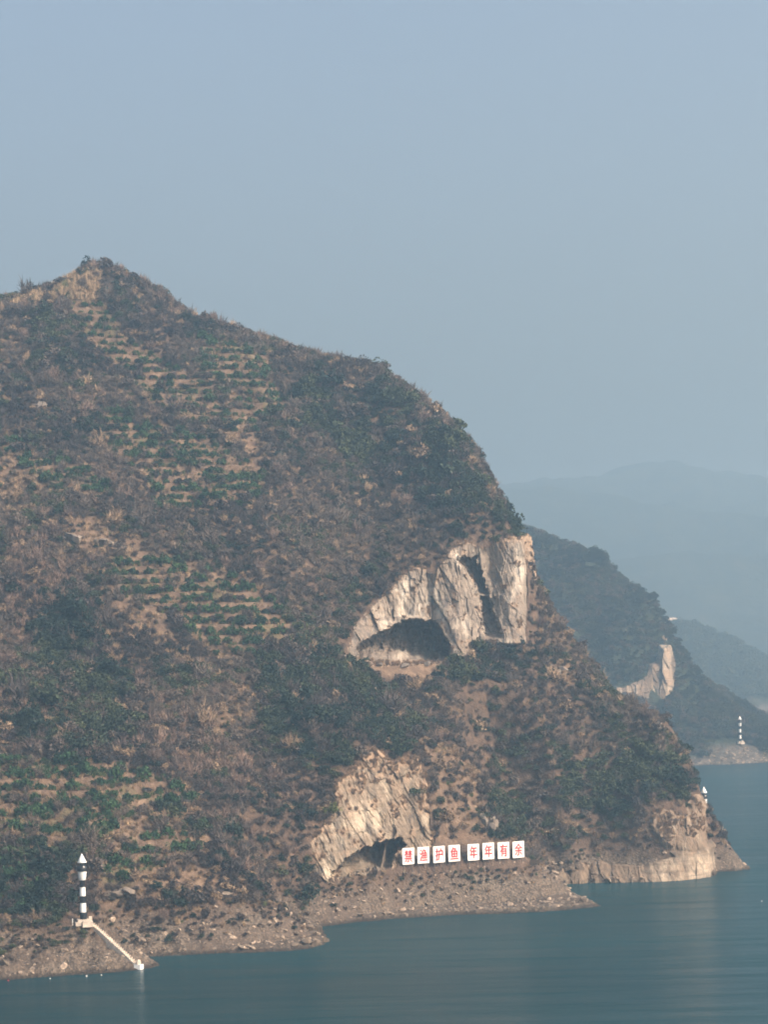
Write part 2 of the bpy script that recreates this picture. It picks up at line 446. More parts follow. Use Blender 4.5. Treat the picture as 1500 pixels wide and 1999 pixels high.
def build_hill():
    ny, nx = Z.shape
    V = np.stack([GX, GY, Z], -1).reshape(-1, 3)
    px, py = proj(GX, GY, Z)
    ii = np.arange(ny * nx).reshape(ny, nx)
    Q = np.stack([ii[:-1, :-1], ii[:-1, 1:], ii[1:, 1:], ii[1:, :-1]], -1)
    keep = np.ones((ny - 1, nx - 1), bool)
    cx, cy = (px[:-1, :-1] + px[1:, 1:]) / 2, (py[:-1, :-1] + py[1:, 1:]) / 2
    cY = GY[:-1, :-1]
    for k, p in CLIFF.items():
        lim = {'upper': (655, 735), 'lower': (585, 640), 'shore': (655, 692)}[k]
        keep &= ~((sdist(cx, cy, p) > 5) & (cY > lim[0]) & (cY < lim[1]) & (Z[:-1, :-1] > -3))
    keep &= (Z[:-1, :-1] > -6.9) | (Z[1:, 1:] > -6.9)
    Q = Q[keep]
    me = mesh('hill', V, quads=Q, mats=[M_GROUND], smooth_shade=True)
    bare = cover(px, py, BARE, 10, 12)
    n1 = fbm(GX / 11, GY / 11, 61, 4)
    soil = np.clip(np.maximum(ORCHM * (0.75 + 0.5 * n1), bare) + 0.15 * smooth(0.25, 0.7, n1), 0, 1)
    green = np.clip(smooth(0.3, 0.6, fbm(GX / 14, GY / 14, 91, 3)) * ORCHM * 0.3, 0, 1)
    for (qx, qy, r) in ((195, 1620, 28), (270, 1690, 25), (335, 1850, 16), (210, 1615, 20)):
        green = np.maximum(green, smooth(r, r * 0.4, np.hypot(px - qx, (py - qy) * 2.0)))
    bank = np.clip(smooth(9.5, 5.0, Z + 2.2 * n1) * smooth(0, 2, 14 - Z), 0, 1)
    point_attr(me, 'soil', soil); point_attr(me, 'grass', green); point_attr(me, 'bank', bank)
    point_attr(me, 'height', np.clip(Z / 1.5, 0, 1))
    return link('hill', me, kind='structure')
build_hill()

# ------------------------------------------------------------------ cliffs with overhangs and caves
CLIFF_PTS = []
def flush(px, py, poly, base):
    """Depth of the cliff face: flush with the hill all round its outline."""
    pts = []
    n = len(poly)
    for i in range(n):
        (x1, y1), (x2, y2) = poly[i], poly[(i + 1) % n]
        m = max(1, int(math.hypot(x2 - x1, y2 - y1) / 10))
        for k in range(m):
            qx, qy = x1 + (x2 - x1) * k / m, y1 + (y2 - y1) * k / m
            b = float(base(np.array(qx), np.array(qy)))
            h = hit(qx, qy)
            d = b if h is None else min(max(h[1], b - 7), b + 7)
            pts.append((qx, qy, d - b))
    num = np.zeros(px.shape); den = np.zeros(px.shape)
    for qx, qy, d in pts:
        w = 1.0 / (((px - qx) ** 2 + (py - qy) ** 2) + 60.0)
        num += w * d; den += w
    return base(px, py) + num / den

def cliff(name, poly, base, feature, step=2.0, rim=14, push=5.0, mat=M_ROCK, pale=None, soil=None):
    xs = [p[0] for p in poly]; ys = [p[1] for p in poly]
    px, py = np.meshgrid(np.arange(min(xs) - rim, max(xs) + rim, step), np.arange(min(ys) - rim, max(ys) + rim, step))
    s = sdist(px, py, poly)
    Yb = flush(px, py, poly, base)
    x, y, z = at(px, py, Yb)
    Yd = Yb + feature(px, py, x, z, s) + push * smooth(3, -rim, s) * (1 + 0.5 * noise(px / 9, py / 9, 5))
    x, y, z = at(px, py, Yd)
    ny, nx = px.shape
    ii = np.arange(ny * nx).reshape(ny, nx)
    Q = np.stack([ii[:-1, :-1], ii[1:, :-1], ii[1:, 1:], ii[:-1, 1:]], -1)
    keep = s[:-1, :-1] > -rim
    me = mesh(name, np.stack([x, y, z], -1).reshape(-1, 3), quads=Q[keep], mats=[mat], smooth_shade=False)
    point_attr(me, 'pale', np.clip(pale(px, py, x, z) if pale else np.zeros_like(px), 0, 1))
    point_attr(me, 'soil', np.clip(soil(px, py, x, z, s) if soil else smooth(10, -2, s) * 0.8, 0, 1))
    CLIFF_PTS.append(None)
    so = np.clip(soil(px, py, x, z, s) if soil else smooth(10, -2, s) * 0.8, 0, 1)
    CLIFF_PTS[-1] = (name, np.stack([x, y, z], -1)[s > -2], so[s > -2])
    return link(name, me, kind='structure')

CAVE = [(697, 1262), (706, 1251), (730, 1238), (770, 1217), (785, 1211), (800, 1205), (838, 1211), (852, 1213), (870, 1238), (882, 1262), (880, 1285), (862, 1294), (800, 1299), (730, 1299), (694, 1294)]
SLOT = [(890, 1094), (905, 1084), (932, 1087), (938, 1105), (948, 1135), (958, 1165), (968, 1200), (978, 1228), (982, 1249), (948, 1246), (940, 1215), (938, 1180), (930, 1150), (914, 1120)]
def rock_relief(x, z, seed, a=1.0):
    return a * (1.3 * facets(x / 5.5 + 0.05 * z, z / 15, seed) + 0.7 * facets(x / 2.2 + 0.1 * z, z / 6, seed + 1) + 0.3 * facets(x / 0.9, z / 2.2, seed + 2) + 0.25 * fbm(x / 2, z / 5, seed + 3, 3))
def upper_feature(px, py, x, z, s):
    f = rock_relief(x, z, 101)
    bell = lambda c, w: np.exp(-((px - c) / w) ** 2)
    f = f - 3.2 * bell(890, 32) - 4.0 * bell(1003, 26) + 2.5 * bell(955, 16) + 3.0 * bell(770, 60) * smooth(1150, 1210, py)
    f = f - 1.8 * smooth(1260, 1110, py) * bell(770, 80)
    f = f + 1.6 * smooth(850, 835, px) * smooth(820, 845, px)
    wx, wy = px + 3.5 * fbm(px / 8, py / 8, 3, 3), py + 4.5 * fbm(px / 11, py / 11, 4, 3)
    c = sdist(wx, wy, CAVE)
    floor = np.clip((1300 - py + 10 * noise(px / 25, py * 0 + 2, 8)) / 30.0, 0, 1)
    block = smooth(712, 728, px) * smooth(800, 780, px) * smooth(1266, 1273, wy)
    deep = (19 + 2.0 * fbm(px / 14, py / 14, 6, 3)) * np.minimum(1, floor ** 0.8) * (1 - 0.45 * block)
    f = np.where(c > 0, smooth(0, 5, c) * (deep + 0.5 * f) + (1 - smooth(0, 5, c)) * f, f)
    q = sdist(wx, wy, SLOT)
    ledge = 1 - 0.75 * np.exp(-((py - 1162) / 4.0) ** 2)
    f = f + 7.5 * smooth(0, 5, q) * ledge * smooth(1252, 1230, py)
    lip = sdist(px, py, [(785, 1200), (840, 1205), (838, 1214), (790, 1213)])
    f = f - 1.2 * smooth(-2, 3, lip)
    f = f + 5.0 * smooth(1012, 1045, px) ** 2
    return f
def upper_pale(px, py, x, z):
    n = fbm(x / 5, z / 9, 44, 4)
    return 0.9 * np.exp(-((px - 795) / 42.0) ** 2 - ((py - 1172) / 38.0) ** 2) * smooth(-0.7, 0.3, n) * 1.3 + 0.5 * smooth(0.25, 0.8, n) + 0.35 * smooth(1000, 1030, px) * smooth(-0.3, 0.4, n)
def upper_soil(px, py, x, z, s):
    return np.clip(smooth(9, -2, s) * 0.8 * smooth(1240, 1120, py) + smooth(1284, 1296, py) * 0.9 + 0.6 * smooth(0.3, 0.8, fbm(x / 4, z / 4, 13, 3)), 0, 1)
cliff('upper_cliff', CLIFF['upper'], lambda px, py: 699 + 0.030 * (px - 860) + 0.05 * (1290 - py) - 14 * smooth(860, 690, px), upper_feature, 1.6, 14, 8.0, M_ROCK, upper_pale, upper_soil)

OVER = [(634, 1728), (652, 1698), (678, 1674), (702, 1656), (745, 1642), (784, 1633), (796, 1650), (770, 1668), (764, 1696), (722, 1698), (690, 1708)]
def lower_feature(px, py, x, z, s):
    xs = x + 0.45 * z
    f = 1.1 * facets(xs / 6.5, z / 11, 201) + 0.4 * facets(xs / 2.4, z / 5, 202) + 0.25 * facets(xs / 0.9, z / 2.6, 203) + 0.55 * fbm(xs / 2.6, z / 9, 207, 4) + 0.5 * np.abs(noise((z - 0.3 * x) / 2.2, x / 14, 208)) + 0.25 * fbm(x / 2, z / 4, 204, 3)
    f = f + 0.10 * (px - 730) * 0.2
    f = f + 3.2 * smooth(825, 862, px) ** 2 + 2.5 * smooth(650, 605, px)
    wy = py + 5 * noise(px / 10, py / 14, 3) + 2.5 * noise(px / 4, py / 5, 31)
    c = sdist(px + 2 * noise(px / 6, py / 6, 9), wy, OVER)
    up = np.clip((1724 - 0.22 * (px - 650) - py) / 30.0, 0, 1)
    pillar = np.exp(-((px - 745 - 0.2 * (1690 - py)) / 5.0) ** 2) + 0.6 * np.exp(-((px - 792) / 14.0) ** 2)
    f = np.where(c > 0, f * (1 - smooth(0, 4, c) * 0.5) + smooth(0, 4, c) * 13.0 * up ** 0.6 * (1 - 0.6 * np.clip(pillar, 0, 1)), f)
    return f
def lower_pale(px, py, x, z):
    n = fbm((x + 0.45 * z) / 3, z / 10, 54, 4)
    return 0.55 * np.exp(-((px - 690 - 0.5 * (1640 - py)) / 55.0) ** 2) * smooth(-0.7, 0.4, n) * smooth(1500, 1580, py) + 0.4 * smooth(0.2, 0.7, n)
cliff('lower_cliff', CLIFF['lower'], lambda px, py: 592 + 0.055 * (px - 690) + 0.075 * (1700 - py), lower_feature, 1.6, 14, 6.0, M_ROCK_LOW, lower_pale,
      lambda px, py, x, z, s: np.clip(smooth(16, -2, s + 8 * noise(px / 12, py / 12, 17)) * 0.8 * smooth(1690, 1600, py) + smooth(1580, 1500, py) * 0.75 * smooth(-0.3, 0.4, fbm(x / 3, z / 3, 71, 3)) + smooth(0.15, 0.6, fbm(x / 4, z / 5, 72, 3)) * 0.7, 0, 1))

def shore_feature(px, py, x, z, s):
    slab = smooth(1255, 1275, px) * smooth(1662, 1668, py + 0.03 * (1395 - px))
    f = rock_relief(x, z, 301, 0.75) * (1 - 0.55 * slab) - 1.0 * slab + 0.10 * facets(x / 2.0, z / 1.5, 305)
    f = f - 0.9 * slab * smooth(1682, 1684, py) * smooth(1358, 1362, px)
    f = f + 9.0 * smooth(1384, 1400, px - 0.0 * py) * smooth(1650, 1662, py) + 6 * smooth(1366, 1384, px) * smooth(1662, 1640, py)
    f = f - 2.0 * smooth(1668, 1645, py) * smooth(0, 12, s)
    f = f + 2.6 * np.exp(-((px - 1150) / 7.0) ** 2) + 1.8 * np.exp(-((px - 1108) / 9.0) ** 2) + 1.5 * np.exp(-((px - 1192) / 5.0) ** 2)
    return f
def shore_base(px, py):
    yw = np.interp(px, [1060, 1088, 1150, 1250, 1340, 1396, 1420], [662, 662, 662, 661, 663.5, 669, 676])
    return yw + 0.045 * np.clip(1715 - py, 0, 400) + 0.05 * np.clip(1660 - py, 0, 400)
cliff('shore_cliff', CLIFF['shore'], shore_base, shore_feature, 1.6, 12, 5.0, M_ROCK_SHORE,
      lambda px, py, x, z: 0.6 * smooth(1255, 1300, px) * smooth(1662, 1676, py + 6 * noise(px / 14, py / 9, 88)) * smooth(-0.8, 0.2, fbm(x / 6, z / 4, 3, 3)) + 0.45 * smooth(0.0, 0.6, fbm(x / 3, z / 6, 64, 3)) * smooth(1230, 1300, px),
      lambda px, py, x, z, s: 0.35 * smooth(0.0, 0.6, fbm(x / 4, z / 4, 82, 3)) + 0.3 * smooth(1660, 1600, py))

# ------------------------------------------------------------------ water
def mat_water():
    s = N('river_water')
    c = s.n('ShaderNodeTexCoord'); m = s.n('ShaderNodeMapping'); s.l(c.outputs['Object'], m.inputs['Vector'])
    m.inputs['Scale'].default_value = (1, 1, 1)
    big = s.noise(s.coords(scale=(0.004, 0.012, 1)), 1.0, 4, 0.55)
    w1 = s.noise(s.coords(scale=(0.25, 0.7, 1)), 1.0, 4, 0.65)
    w2 = s.noise(s.coords(scale=(0.035, 0.11, 1)), 1.0, 3, 0.6)
    wind = s.ramp(big, [(0.35, 0.45), (0.65, 1.0)])
    s.bump(s.math('MULTIPLY', s.math('ADD', s.math('MULTIPLY', w1, 0.55), s.math('MULTIPLY', w2, 0.9)), wind), 1.0, 0.9)
    col = s.mix(s.ramp(big, [(0.35, 0.0), (0.65, 1.0)]), (0.005, 0.028, 0.035), (0.008, 0.038, 0.046))
    bn = s.p.inputs['Normal'].links[0].from_socket
    df = s.n('ShaderNodeBsdfDiffuse'); s.l(col, df.inputs['Color'])
    gl = s.n('ShaderNodeBsdfGlossy'); gl.inputs['Roughness'].default_value = 0.16; s.l(bn, gl.inputs['Normal'])
    fr = s.n('ShaderNodeFresnel'); fr.inputs['IOR'].default_value = 1.333; s.l(bn, fr.inputs['Normal'])
    streak = s.ramp(s.noise(s.coords(scale=(0.02, 0.16, 1)), 1.0, 5, 0.65), [(0.36, 0.30), (0.64, 0.68)])
    mx = s.n('ShaderNodeMixShader'); s.l(s.math('MULTIPLY', fr.outputs[0], streak), mx.inputs[0])   # choppy water mirrors less than a flat sheet
    s.l(df.outputs[0], mx.inputs[1]); s.l(gl.outputs[0], mx.inputs[2]); s.l(mx.outputs[0], s.out.inputs['Surface'])
    return s.mat
wv = [(-3800, -700, 0), (3800, -700, 0), (3800, 7200, 0), (-3800, 7200, 0)]
link('river_water', mesh('river_water', wv, quads=[(0, 1, 2, 3)], mats=[mat_water()]), kind='structure')

# ------------------------------------------------------------------ haze
def build_haze():
    x0, x1, y0, y1, z0, z1 = -4000, 4000, -900, 7400, -16, HAZE_TOP
    v = [(x, y, z) for z in (z0, z1) for x, y in ((x0, y0), (x1, y0), (x1, y1), (x0, y1))]
    q = [(3, 2, 1, 0), (4, 5, 6, 7), (0, 1, 5, 4), (1, 2, 6, 5), (2, 3, 7, 6), (3, 0, 4, 7)]
    m = bpy.data.materials.new('haze'); m.use_nodes = True
    t = m.node_tree
    t.nodes.remove(t.nodes['Principled BSDF'])
    pv = t.nodes.new('ShaderNodeVolumePrincipled')
    pv.inputs['Color'].default_value = (*HAZE_COLOR, 1)
    pv.inputs['Density'].default_value = HAZE_DENSITY
    pv.inputs['Anisotropy'].default_value = 0.45
    pv.inputs['Absorption Color'].default_value = (*HAZE_ABSORB, 1)
    t.links.new(pv.outputs[0], t.nodes['Material Output'].inputs['Volume'])
    link('haze', mesh('haze', v, quads=q, mats=[m]), kind='stuff', label='pale blue haze lying over river and hills', category='haze')
HAZE_TOP = 545.0
build_haze()

# ------------------------------------------------------------------ far shores
def terrain(name, X, Y, Zf, mat, soil=None, bank=None):
    ny, nx = X.shape
    ii = np.arange(ny * nx).reshape(ny, nx)
    Q = np.stack([ii[:-1, :-1], ii[:-1, 1:], ii[1:, 1:], ii[1:, :-1]], -1)
    keep = (Zf[:-1, :-1] > -4) | (Zf[1:, 1:] > -4)
    me = mesh(name, np.stack([X, Y, Zf], -1).reshape(-1, 3), quads=Q[keep], mats=[mat], smooth_shade=True)
    z = np.zeros_like(X)
    point_attr(me, 'soil', z if soil is None else soil); point_attr(me, 'grass', z)
    point_attr(me, 'bank', z if bank is None else bank); point_attr(me, 'height', np.clip(Zf / 1.5, 0, 1))
    return link(name, me, kind='structure')

class Field:
    def __init__(self, x0, x1, y0, y1, res, f):
        self.x0, self.y0, self.res = x0, y0, res
        self.X, self.Y = np.meshgrid(np.arange(x0, x1, res), np.arange(y0, y1, res))
        self.Z = f(self.X, self.Y)
    def __call__(self, x, y):
        i = np.clip(((np.asarray(x) - self.x0) / self.res).astype(int), 0, self.X.shape[1] - 1)
        j = np.clip(((np.asarray(y) - self.y0) / self.res).astype(int), 0, self.X.shape[0] - 1)
        return self.Z[j, i]

sh2 = [on_water(*p) for p in ((900, 1500), (1200, 1497), (1300, 1496), (1370, 1493), (1440, 1491), (1490, 1488), (1540, 1484), (1580, 1478))]
LAND2 = sh2 + [(300, 1420), (288, 1480), (270, 1560), (230, 1680), (-40, 1760), (-40, sh2[0][1])]
C2 = [at(*p) for p in ((1035, 1052, 1490), (1060, 1062, 1484), (1077, 1078, 1478), (1094, 1104, 1470), (1115, 1104, 1462), (1135, 1096, 1456), (1152, 1093, 1452), (1172, 1096, 1446), (1184, 1138, 1440), (1222, 1160, 1430), (1258, 1168, 1422),
      (1274, 1192, 1416), (1290, 1238, 1408), (1310, 1296, 1398), (1332, 1312, 1450), (1372, 1350, 1430), (1418, 1390, 1400), (1434, 1425, 1366),
      (1050, 1200, 1425), (1150, 1220, 1405), (1230, 1230, 1398), (1290, 1330, 1376), (1310, 1390, 1348), (1180, 1345, 1362), (1290, 1400, 1346), (1230, 1365, 1358), (1100, 1350, 1360), (1200, 1430, 1322), (1345, 1400, 1380), (1312, 1340, 1385),
      (1380, 1440, 1324), (1447, 1456, 1316), (1400, 1462, 1311), (1300, 1462, 1310), (1480, 1468, 1318), (1520, 1472, 1322), (950, 1100, 1470), (900, 1300, 1400), (940, 1440, 1330))]
C2 += [(260, 1400, 8), (235, 1440, 14), (200, 1480, 45), (160, 1540, 85), (230, 1560, 30), (100, 1560, 125), (40, 1600, 120), (0, 1540, 140), (150, 1640, 45), (60, 1700, 50), (-30, 1640, 80)]
H2 = tps(C2, 3e-4)
def head2(x, y):
    s = sdist(x, y, LAND2)
    z = np.maximum(H2(x, y), 1) + fbm(x / 30, y / 30, 401, 4) * 4.5 + np.abs(noise(x / 17, y / 17, 404)) * 4 + fbm(x / 8, y / 8, 402, 2) * 0.8
    bank = 0.5 * s + 0.05 * np.maximum(s - 14, 0) ** 2 + 1.5 * fbm(x / 7, y / 7, 403, 3) * smooth(0, 4, s) + 1.2 * facets(x / 6, y / 6, 405) * smooth(0, 5, s)
    return np.where(s > 0, np.minimum(z, bank), s * 0.5)
HEAD2 = Field(-30, 310, 1280, 1720, 2.0, head2)
terrain('far_headland', HEAD2.X, HEAD2.Y, HEAD2.Z, M_FOREST, 0.3 * smooth(0, 0.6, fbm(HEAD2.X / 25, HEAD2.Y / 25, 5, 3)), np.maximum(smooth(5, 2, HEAD2.Z + 1.5 * fbm(HEAD2.X / 12, HEAD2.Y / 12, 6, 2)), 0.8 * smooth(12, 8, HEAD2.Z) * smooth(26, 12, np.hypot(HEAD2.X - 203, HEAD2.Y - 1312))))

def hit2(px, py, ymin=1290.0, ymax=1600.0):
    Ys = np.arange(ymin, ymax, 0.5)
    x, y, z = at(px, py, Ys)
    g = HEAD2(x, y)
    k = np.argmax(z <= g)
    return (float(x[k]), float(y[k]), float(g[k])) if z[k] <= g[k] else None

_hit_main = hit
FARP = []
def far_cliff(name, poly, seed, lean=0.05):
    FARP.append(poly)
    global hit
    cx = sum(p[0] for p in poly) / len(poly); cy = sum(p[1] for p in poly) / len(poly)
    hit = hit2
    h = hit2(cx, cy)
    Y0_ = h[1] if h else 1390.0
    o = cliff(name, poly, lambda px, py: Y0_ - 3.0 + 0.10 * (cy - py) + 0 * px,
              lambda px, py, x, z, s: -2.5 * smooth(0, 10, s) + 2.2 * facets(x / 7, z / 22, seed) + 1.2 * facets(x / 3, z / 9, seed + 1) + 6 * smooth(1304, 1320, px), 1.6, 5, 9.0, M_ROCK_SHORE,
              lambda px, py, x, z: 0.8 * smooth(-0.4, 0.5, fbm(x / 8, z / 20, seed + 2, 3)), lambda px, py, x, z, s: 0.5 * smooth(0.0, 0.7, fbm(x / 8, z / 8, seed + 3, 3)))
    hit = _hit_main
    return o
far_cliff('far_cliff', [(1206, 1356), (1214, 1342), (1238, 1330), (1262, 1318), (1268, 1296), (1284, 1292), (1290, 1262), (1306, 1262), (1315, 1300), (1312, 1350), (1302, 1388), (1282, 1400), (1262, 1384), (1252, 1366)], 501)
far_cliff('far_cliff', [(1288, 1244), (1297, 1238), (1304, 1242), (1304, 1262), (1294, 1262)], 521)
far_cliff('far_cliff', [(1192, 1352), (1203, 1340), (1222, 1342), (1236, 1350), (1226, 1362), (1204, 1362)], 541)
far_cliff('far_cliff', [(1205, 1216), (1213, 1212), (1217, 1224), (1210, 1234)], 561)
far_cliff('far_cliff', [(1268, 1222), (1274, 1218), (1277, 1230), (1272, 1238)], 571)

LAND3 = [on_water(*p) for p in ((1000, 1408), (1330, 1402), (1420, 1399), (1470, 1396), (1520, 1390), (1700, 1383))] + [(900, 3400), (100, 3400)]
C3 = [at(*p) for p in ((1150, 1290, 2560), (1230, 1248, 2540), (1300, 1222, 2520), (1345, 1228, 2510), (1400, 1252, 2480), (1440, 1280, 2460), (1480, 1300, 2460), (1540, 1330, 2460), (1420, 1370, 2240), (1480, 1374, 2240), (1350, 1350, 2290), (1480, 1340, 2340), (1550, 1372, 2260))]
C3 += [(100, 2700, 30), (300, 2750, 60), (450, 2700, 20), (600, 2600, 5), (100, 2400, 30), (150, 2300, 8)]
H3 = tps(C3, 1e-3)
HILL3 = Field(60, 640, 2180, 2900, 5.0, lambda x, y: np.where(sdist(x, y, LAND3) > 0, np.minimum(np.maximum(H3(x, y), 1) + 7 * fbm(x / 70, y / 70, 611, 4), 0.55 * sdist(x, y, LAND3) + 0.02 * np.maximum(sdist(x, y, LAND3) - 20, 0) ** 2), sdist(x, y, LAND3) * 0.5))
terrain('distant_hill', HILL3.X, HILL3.Y, HILL3.Z, M_FOREST, 0.25 + 0 * HILL3.X, smooth(9, 5, HILL3.Z))

MS = 1.08
C4 = [at(px, py, Y * MS) for px, py, Y in ((600, 1010, 5000), (900, 1000, 5000), (1000, 975, 5000), (1060, 950, 4950), (1150, 934, 4900), (1200, 919, 4900), (1290, 908, 4900), (1340, 913, 4900), (1380, 927, 4950), (1420, 948, 5000), (1450, 958, 5000), (1480, 948, 5050), (1520, 940, 5100), (1650, 930, 5100), (1900, 960, 5100),
      (1100, 1230, 3300), (1250, 1240, 3250), (1400, 1235, 3300), (1550, 1230, 3300), (1250, 1090, 4000), (1400, 1080, 4000), (1100, 1080, 4000), (1600, 1080, 4000), (900, 1200, 3400), (1800, 1200, 3400))]
C4 += [(-220, 3020, 5), (220, 2970, 5), (540, 2970, 5), (970, 2970, 5), (1500, 3020, 5), (540, 6370, 240), (1080, 6370, 260), (0, 6370, 220)]
H4 = tps(C4, 1e-3)
def mount(x, y):
    r = fbm(x / 440, y / 440, 701, 5) * 42 * smooth(2900, 3600, y) * smooth(5700, 5100, y) + 8 * fbm(x / 90, y / 90, 705, 3)
    r = r + 62 * np.exp(-((y - 3780 - 0.25 * x + 130 * noise(x / 330, y * 0, 3)) / 180) ** 2) + 58 * np.exp(-((y - 4570 + 0.3 * x + 160 * noise(x / 370, y * 0, 5)) / 215) ** 2)
    return np.maximum(-3, np.minimum(530.0, H4(x, y) + r))
MOUNT = Field(-380, 1750, 2900, 6450, 17.0, mount)
terrain('distant_mountain', MOUNT.X, MOUNT.Y, MOUNT.Z, M_FOREST)

# ------------------------------------------------------------------ vegetation
def mat_leaf(name, default, lo=0.55, hi=1.5, transl=0.0):
    """Colour comes from the plant's own tint; every leaf or twig varies a little."""
    s = N(name)
    t = s.attr('tint', 'INSTANCER', 'Color')
    g = s.n('ShaderNodeNewGeometry')
    r = s.n('ShaderNodeMapRange'); r.inputs[3].default_value = lo; r.inputs[4].default_value = hi
    s.l(g.outputs['Random Per Island'], r.inputs[0])
    c = s.mix(1.0, t, r.outputs[0], 'MULTIPLY')
    return s.done(c, 0.85, 0.12)
M_LEAF = mat_leaf('leaves', (0.04, 0.06, 0.03))
M_TWIG = mat_leaf('twigs', (0.14, 0.1, 0.08), 0.6, 1.4)
def mat_plain(name, color, rough=0.8, spec=0.2, var=0.25, scale=3.0):
    s = N(name)
    f = s.noise(s.coords(), scale, 4, 0.6)
    lo = tuple(max(0, c * (1 - var)) for c in color); hi = tuple(min(1, c * (1 + var)) for c in color)
    return s.done(s.ramp(f, [(0.3, lo), (0.7, hi)]), rough, spec)
M_BARK = mat_plain('bark', (0.13, 0.10, 0.08), 0.95, 0.1)

def unit(n, r):
    v = r.normal(size=(n, 3)); return v / np.linalg.norm(v, axis=1)[:, None]

def leaf_quads(P, size, r, up=0.3):
    """A small four-cornered leaf spray at every point."""
    n = len(P)
    a = unit(n, r); a[:, 2] *= 0.6
    b = np.cross(a, unit(n, r) + np.array([0, 0, up])); b /= np.linalg.norm(b, axis=1)[:, None] + 1e-9
    s = (size * r.uniform(0.6, 1.35, n))[:, None]
    a = a / (np.linalg.norm(a, axis=1)[:, None]) * s; b = b * s * 0.62
    V = np.stack([P - a, P + b * 0.9 - a * 0.1, P + a, P - b * 0.9 + a * 0.1], 1).reshape(-1, 3)
    return V, np.arange(4 * n).reshape(n, 4)

def crown_points(n, r, blobs=9, flat=0.8, low=0.12, spread=0.62, rad=(0.28, 0.5)):
    c = unit(blobs, r) * (r.uniform(0.2, 1, blobs) ** 0.6)[:, None] * spread
    c[:, 2] = np.abs(c[:, 2]) * flat + low + 0.25
    br = r.uniform(*rad, blobs)
    k = r.integers(0, blobs, n)
    d = unit(n, r); d[:, 2] = np.where(d[:, 2] < -0.3, -d[:, 2], d[:, 2])
    P = c[k] + d * (br[k] * r.uniform(0.6, 1.05, n) ** 0.5)[:, None]
    P[:, 2] = np.maximum(P[:, 2], 0.02)
    return P

def evergreen_mesh(name, seed, n=300, size=0.12, **kw):
    r = np.random.default_rng(seed)
    V, Q = leaf_quads(crown_points(n, r, **kw), size, r)
    return mesh(name, V, quads=Q, mats=[M_LEAF])

def citrus_mesh(name, seed, n=300):
    r = np.random.default_rng(seed)
    d = unit(n, r); d[:, 2] = np.abs(d[:, 2]) ** 0.8
    rad = 1 + 0.16 * np.sin(d[:, 0] * 5 + seed) * np.cos(d[:, 1] * 4 + seed * 2) + 0.1 * np.sin(d[:, 2] * 9 + seed)
    P = d * (rad * r.uniform(0.7, 1.02, n))[:, None] * np.array([1, 1, 0.95]); P[:, 2] += 0.1
    V, Q = leaf_quads(P, 0.16, r)
    tv = np.array([(0.07 * math.cos(a), 0.07 * math.sin(a), z) for z in (-0.25, 0.6) for a in (0, 2.1, 4.2)])
    Q2 = np.array([(0, 1, 4, 3), (1, 2, 5, 4), (2, 0, 3, 5)]) + len(V)
    return mesh(name, np.r_[V, tv], quads=np.r_[Q, Q2], mats=[M_LEAF, M_BARK], mat_idx=[0] * len(Q) + [1] * 3)

def twig_tris(A, B, w, r):
    n = len(A)
    d = B - A
    s = np.cross(d, unit(n, r)); s /= np.linalg.norm(s, axis=1)[:, None] + 1e-9
    s = s * np.asarray(w).reshape(-1, 1)
    V = np.stack([A - s, A + s, B], 1).reshape(-1, 3)
    return V, np.arange(3 * n).reshape(n, 3)

def bare_mesh(name, seed, n=300, tall=1.0, w=0.030):
    """A leafless shrub: stems from the base that fork into a haze of twigs."""
    r = np.random.default_rng(seed)
    ns = 16
    d = unit(ns, r); d[:, 2] = np.abs(d[:, 2]) + 0.55; d /= np.linalg.norm(d, axis=1)[:, None]
    L = r.uniform(0.6, 1.0, ns)
    A0 = np.c_[r.normal(0, 0.08, (ns, 2)), np.zeros(ns) - 0.1]
    B0 = A0 + d * L[:, None] * np.array([0.9, 0.9, tall])
    V, T = twig_tris(A0, B0, np.full(ns, w * 1.5), r)
    k = r.integers(0, ns, n); t = r.uniform(0.3, 0.95, n)[:, None]
    A = A0[k] + (B0[k] - A0[k]) * t
    e = unit(n, r) * 0.9 + d[k] * 0.6; e[:, 2] += 0.25
    B = A + e * (r.uniform(0.22, 0.5, n))[:, None]
    B[:, 2] = np.maximum(B[:, 2], 0.02)
    V2, T2 = twig_tris(A, B, r.uniform(0.7, 1.5, n) * w, r)
    return mesh(name, np.r_[V, V2], tris=np.r_[T, T2 + len(V)], mats=[M_TWIG])

def grass_mesh(name, seed, n=70, plume=False):
    r = np.random.default_rng(seed)
    A = np.c_[r.normal(0, 0.22, (n, 2)), np.full(n, -0.05)]
    d = unit(n, r) * 0.5; d[:, 2] = np.abs(d[:, 2]) * 0.4 + 1.0
    B = A + d * r.uniform(0.6, 1.1, n)[:, None]
    V, T = twig_tris(A, B, r.uniform(0.03, 0.07, n), r)
    return mesh(name, V, tris=T, mats=[M_TWIG])

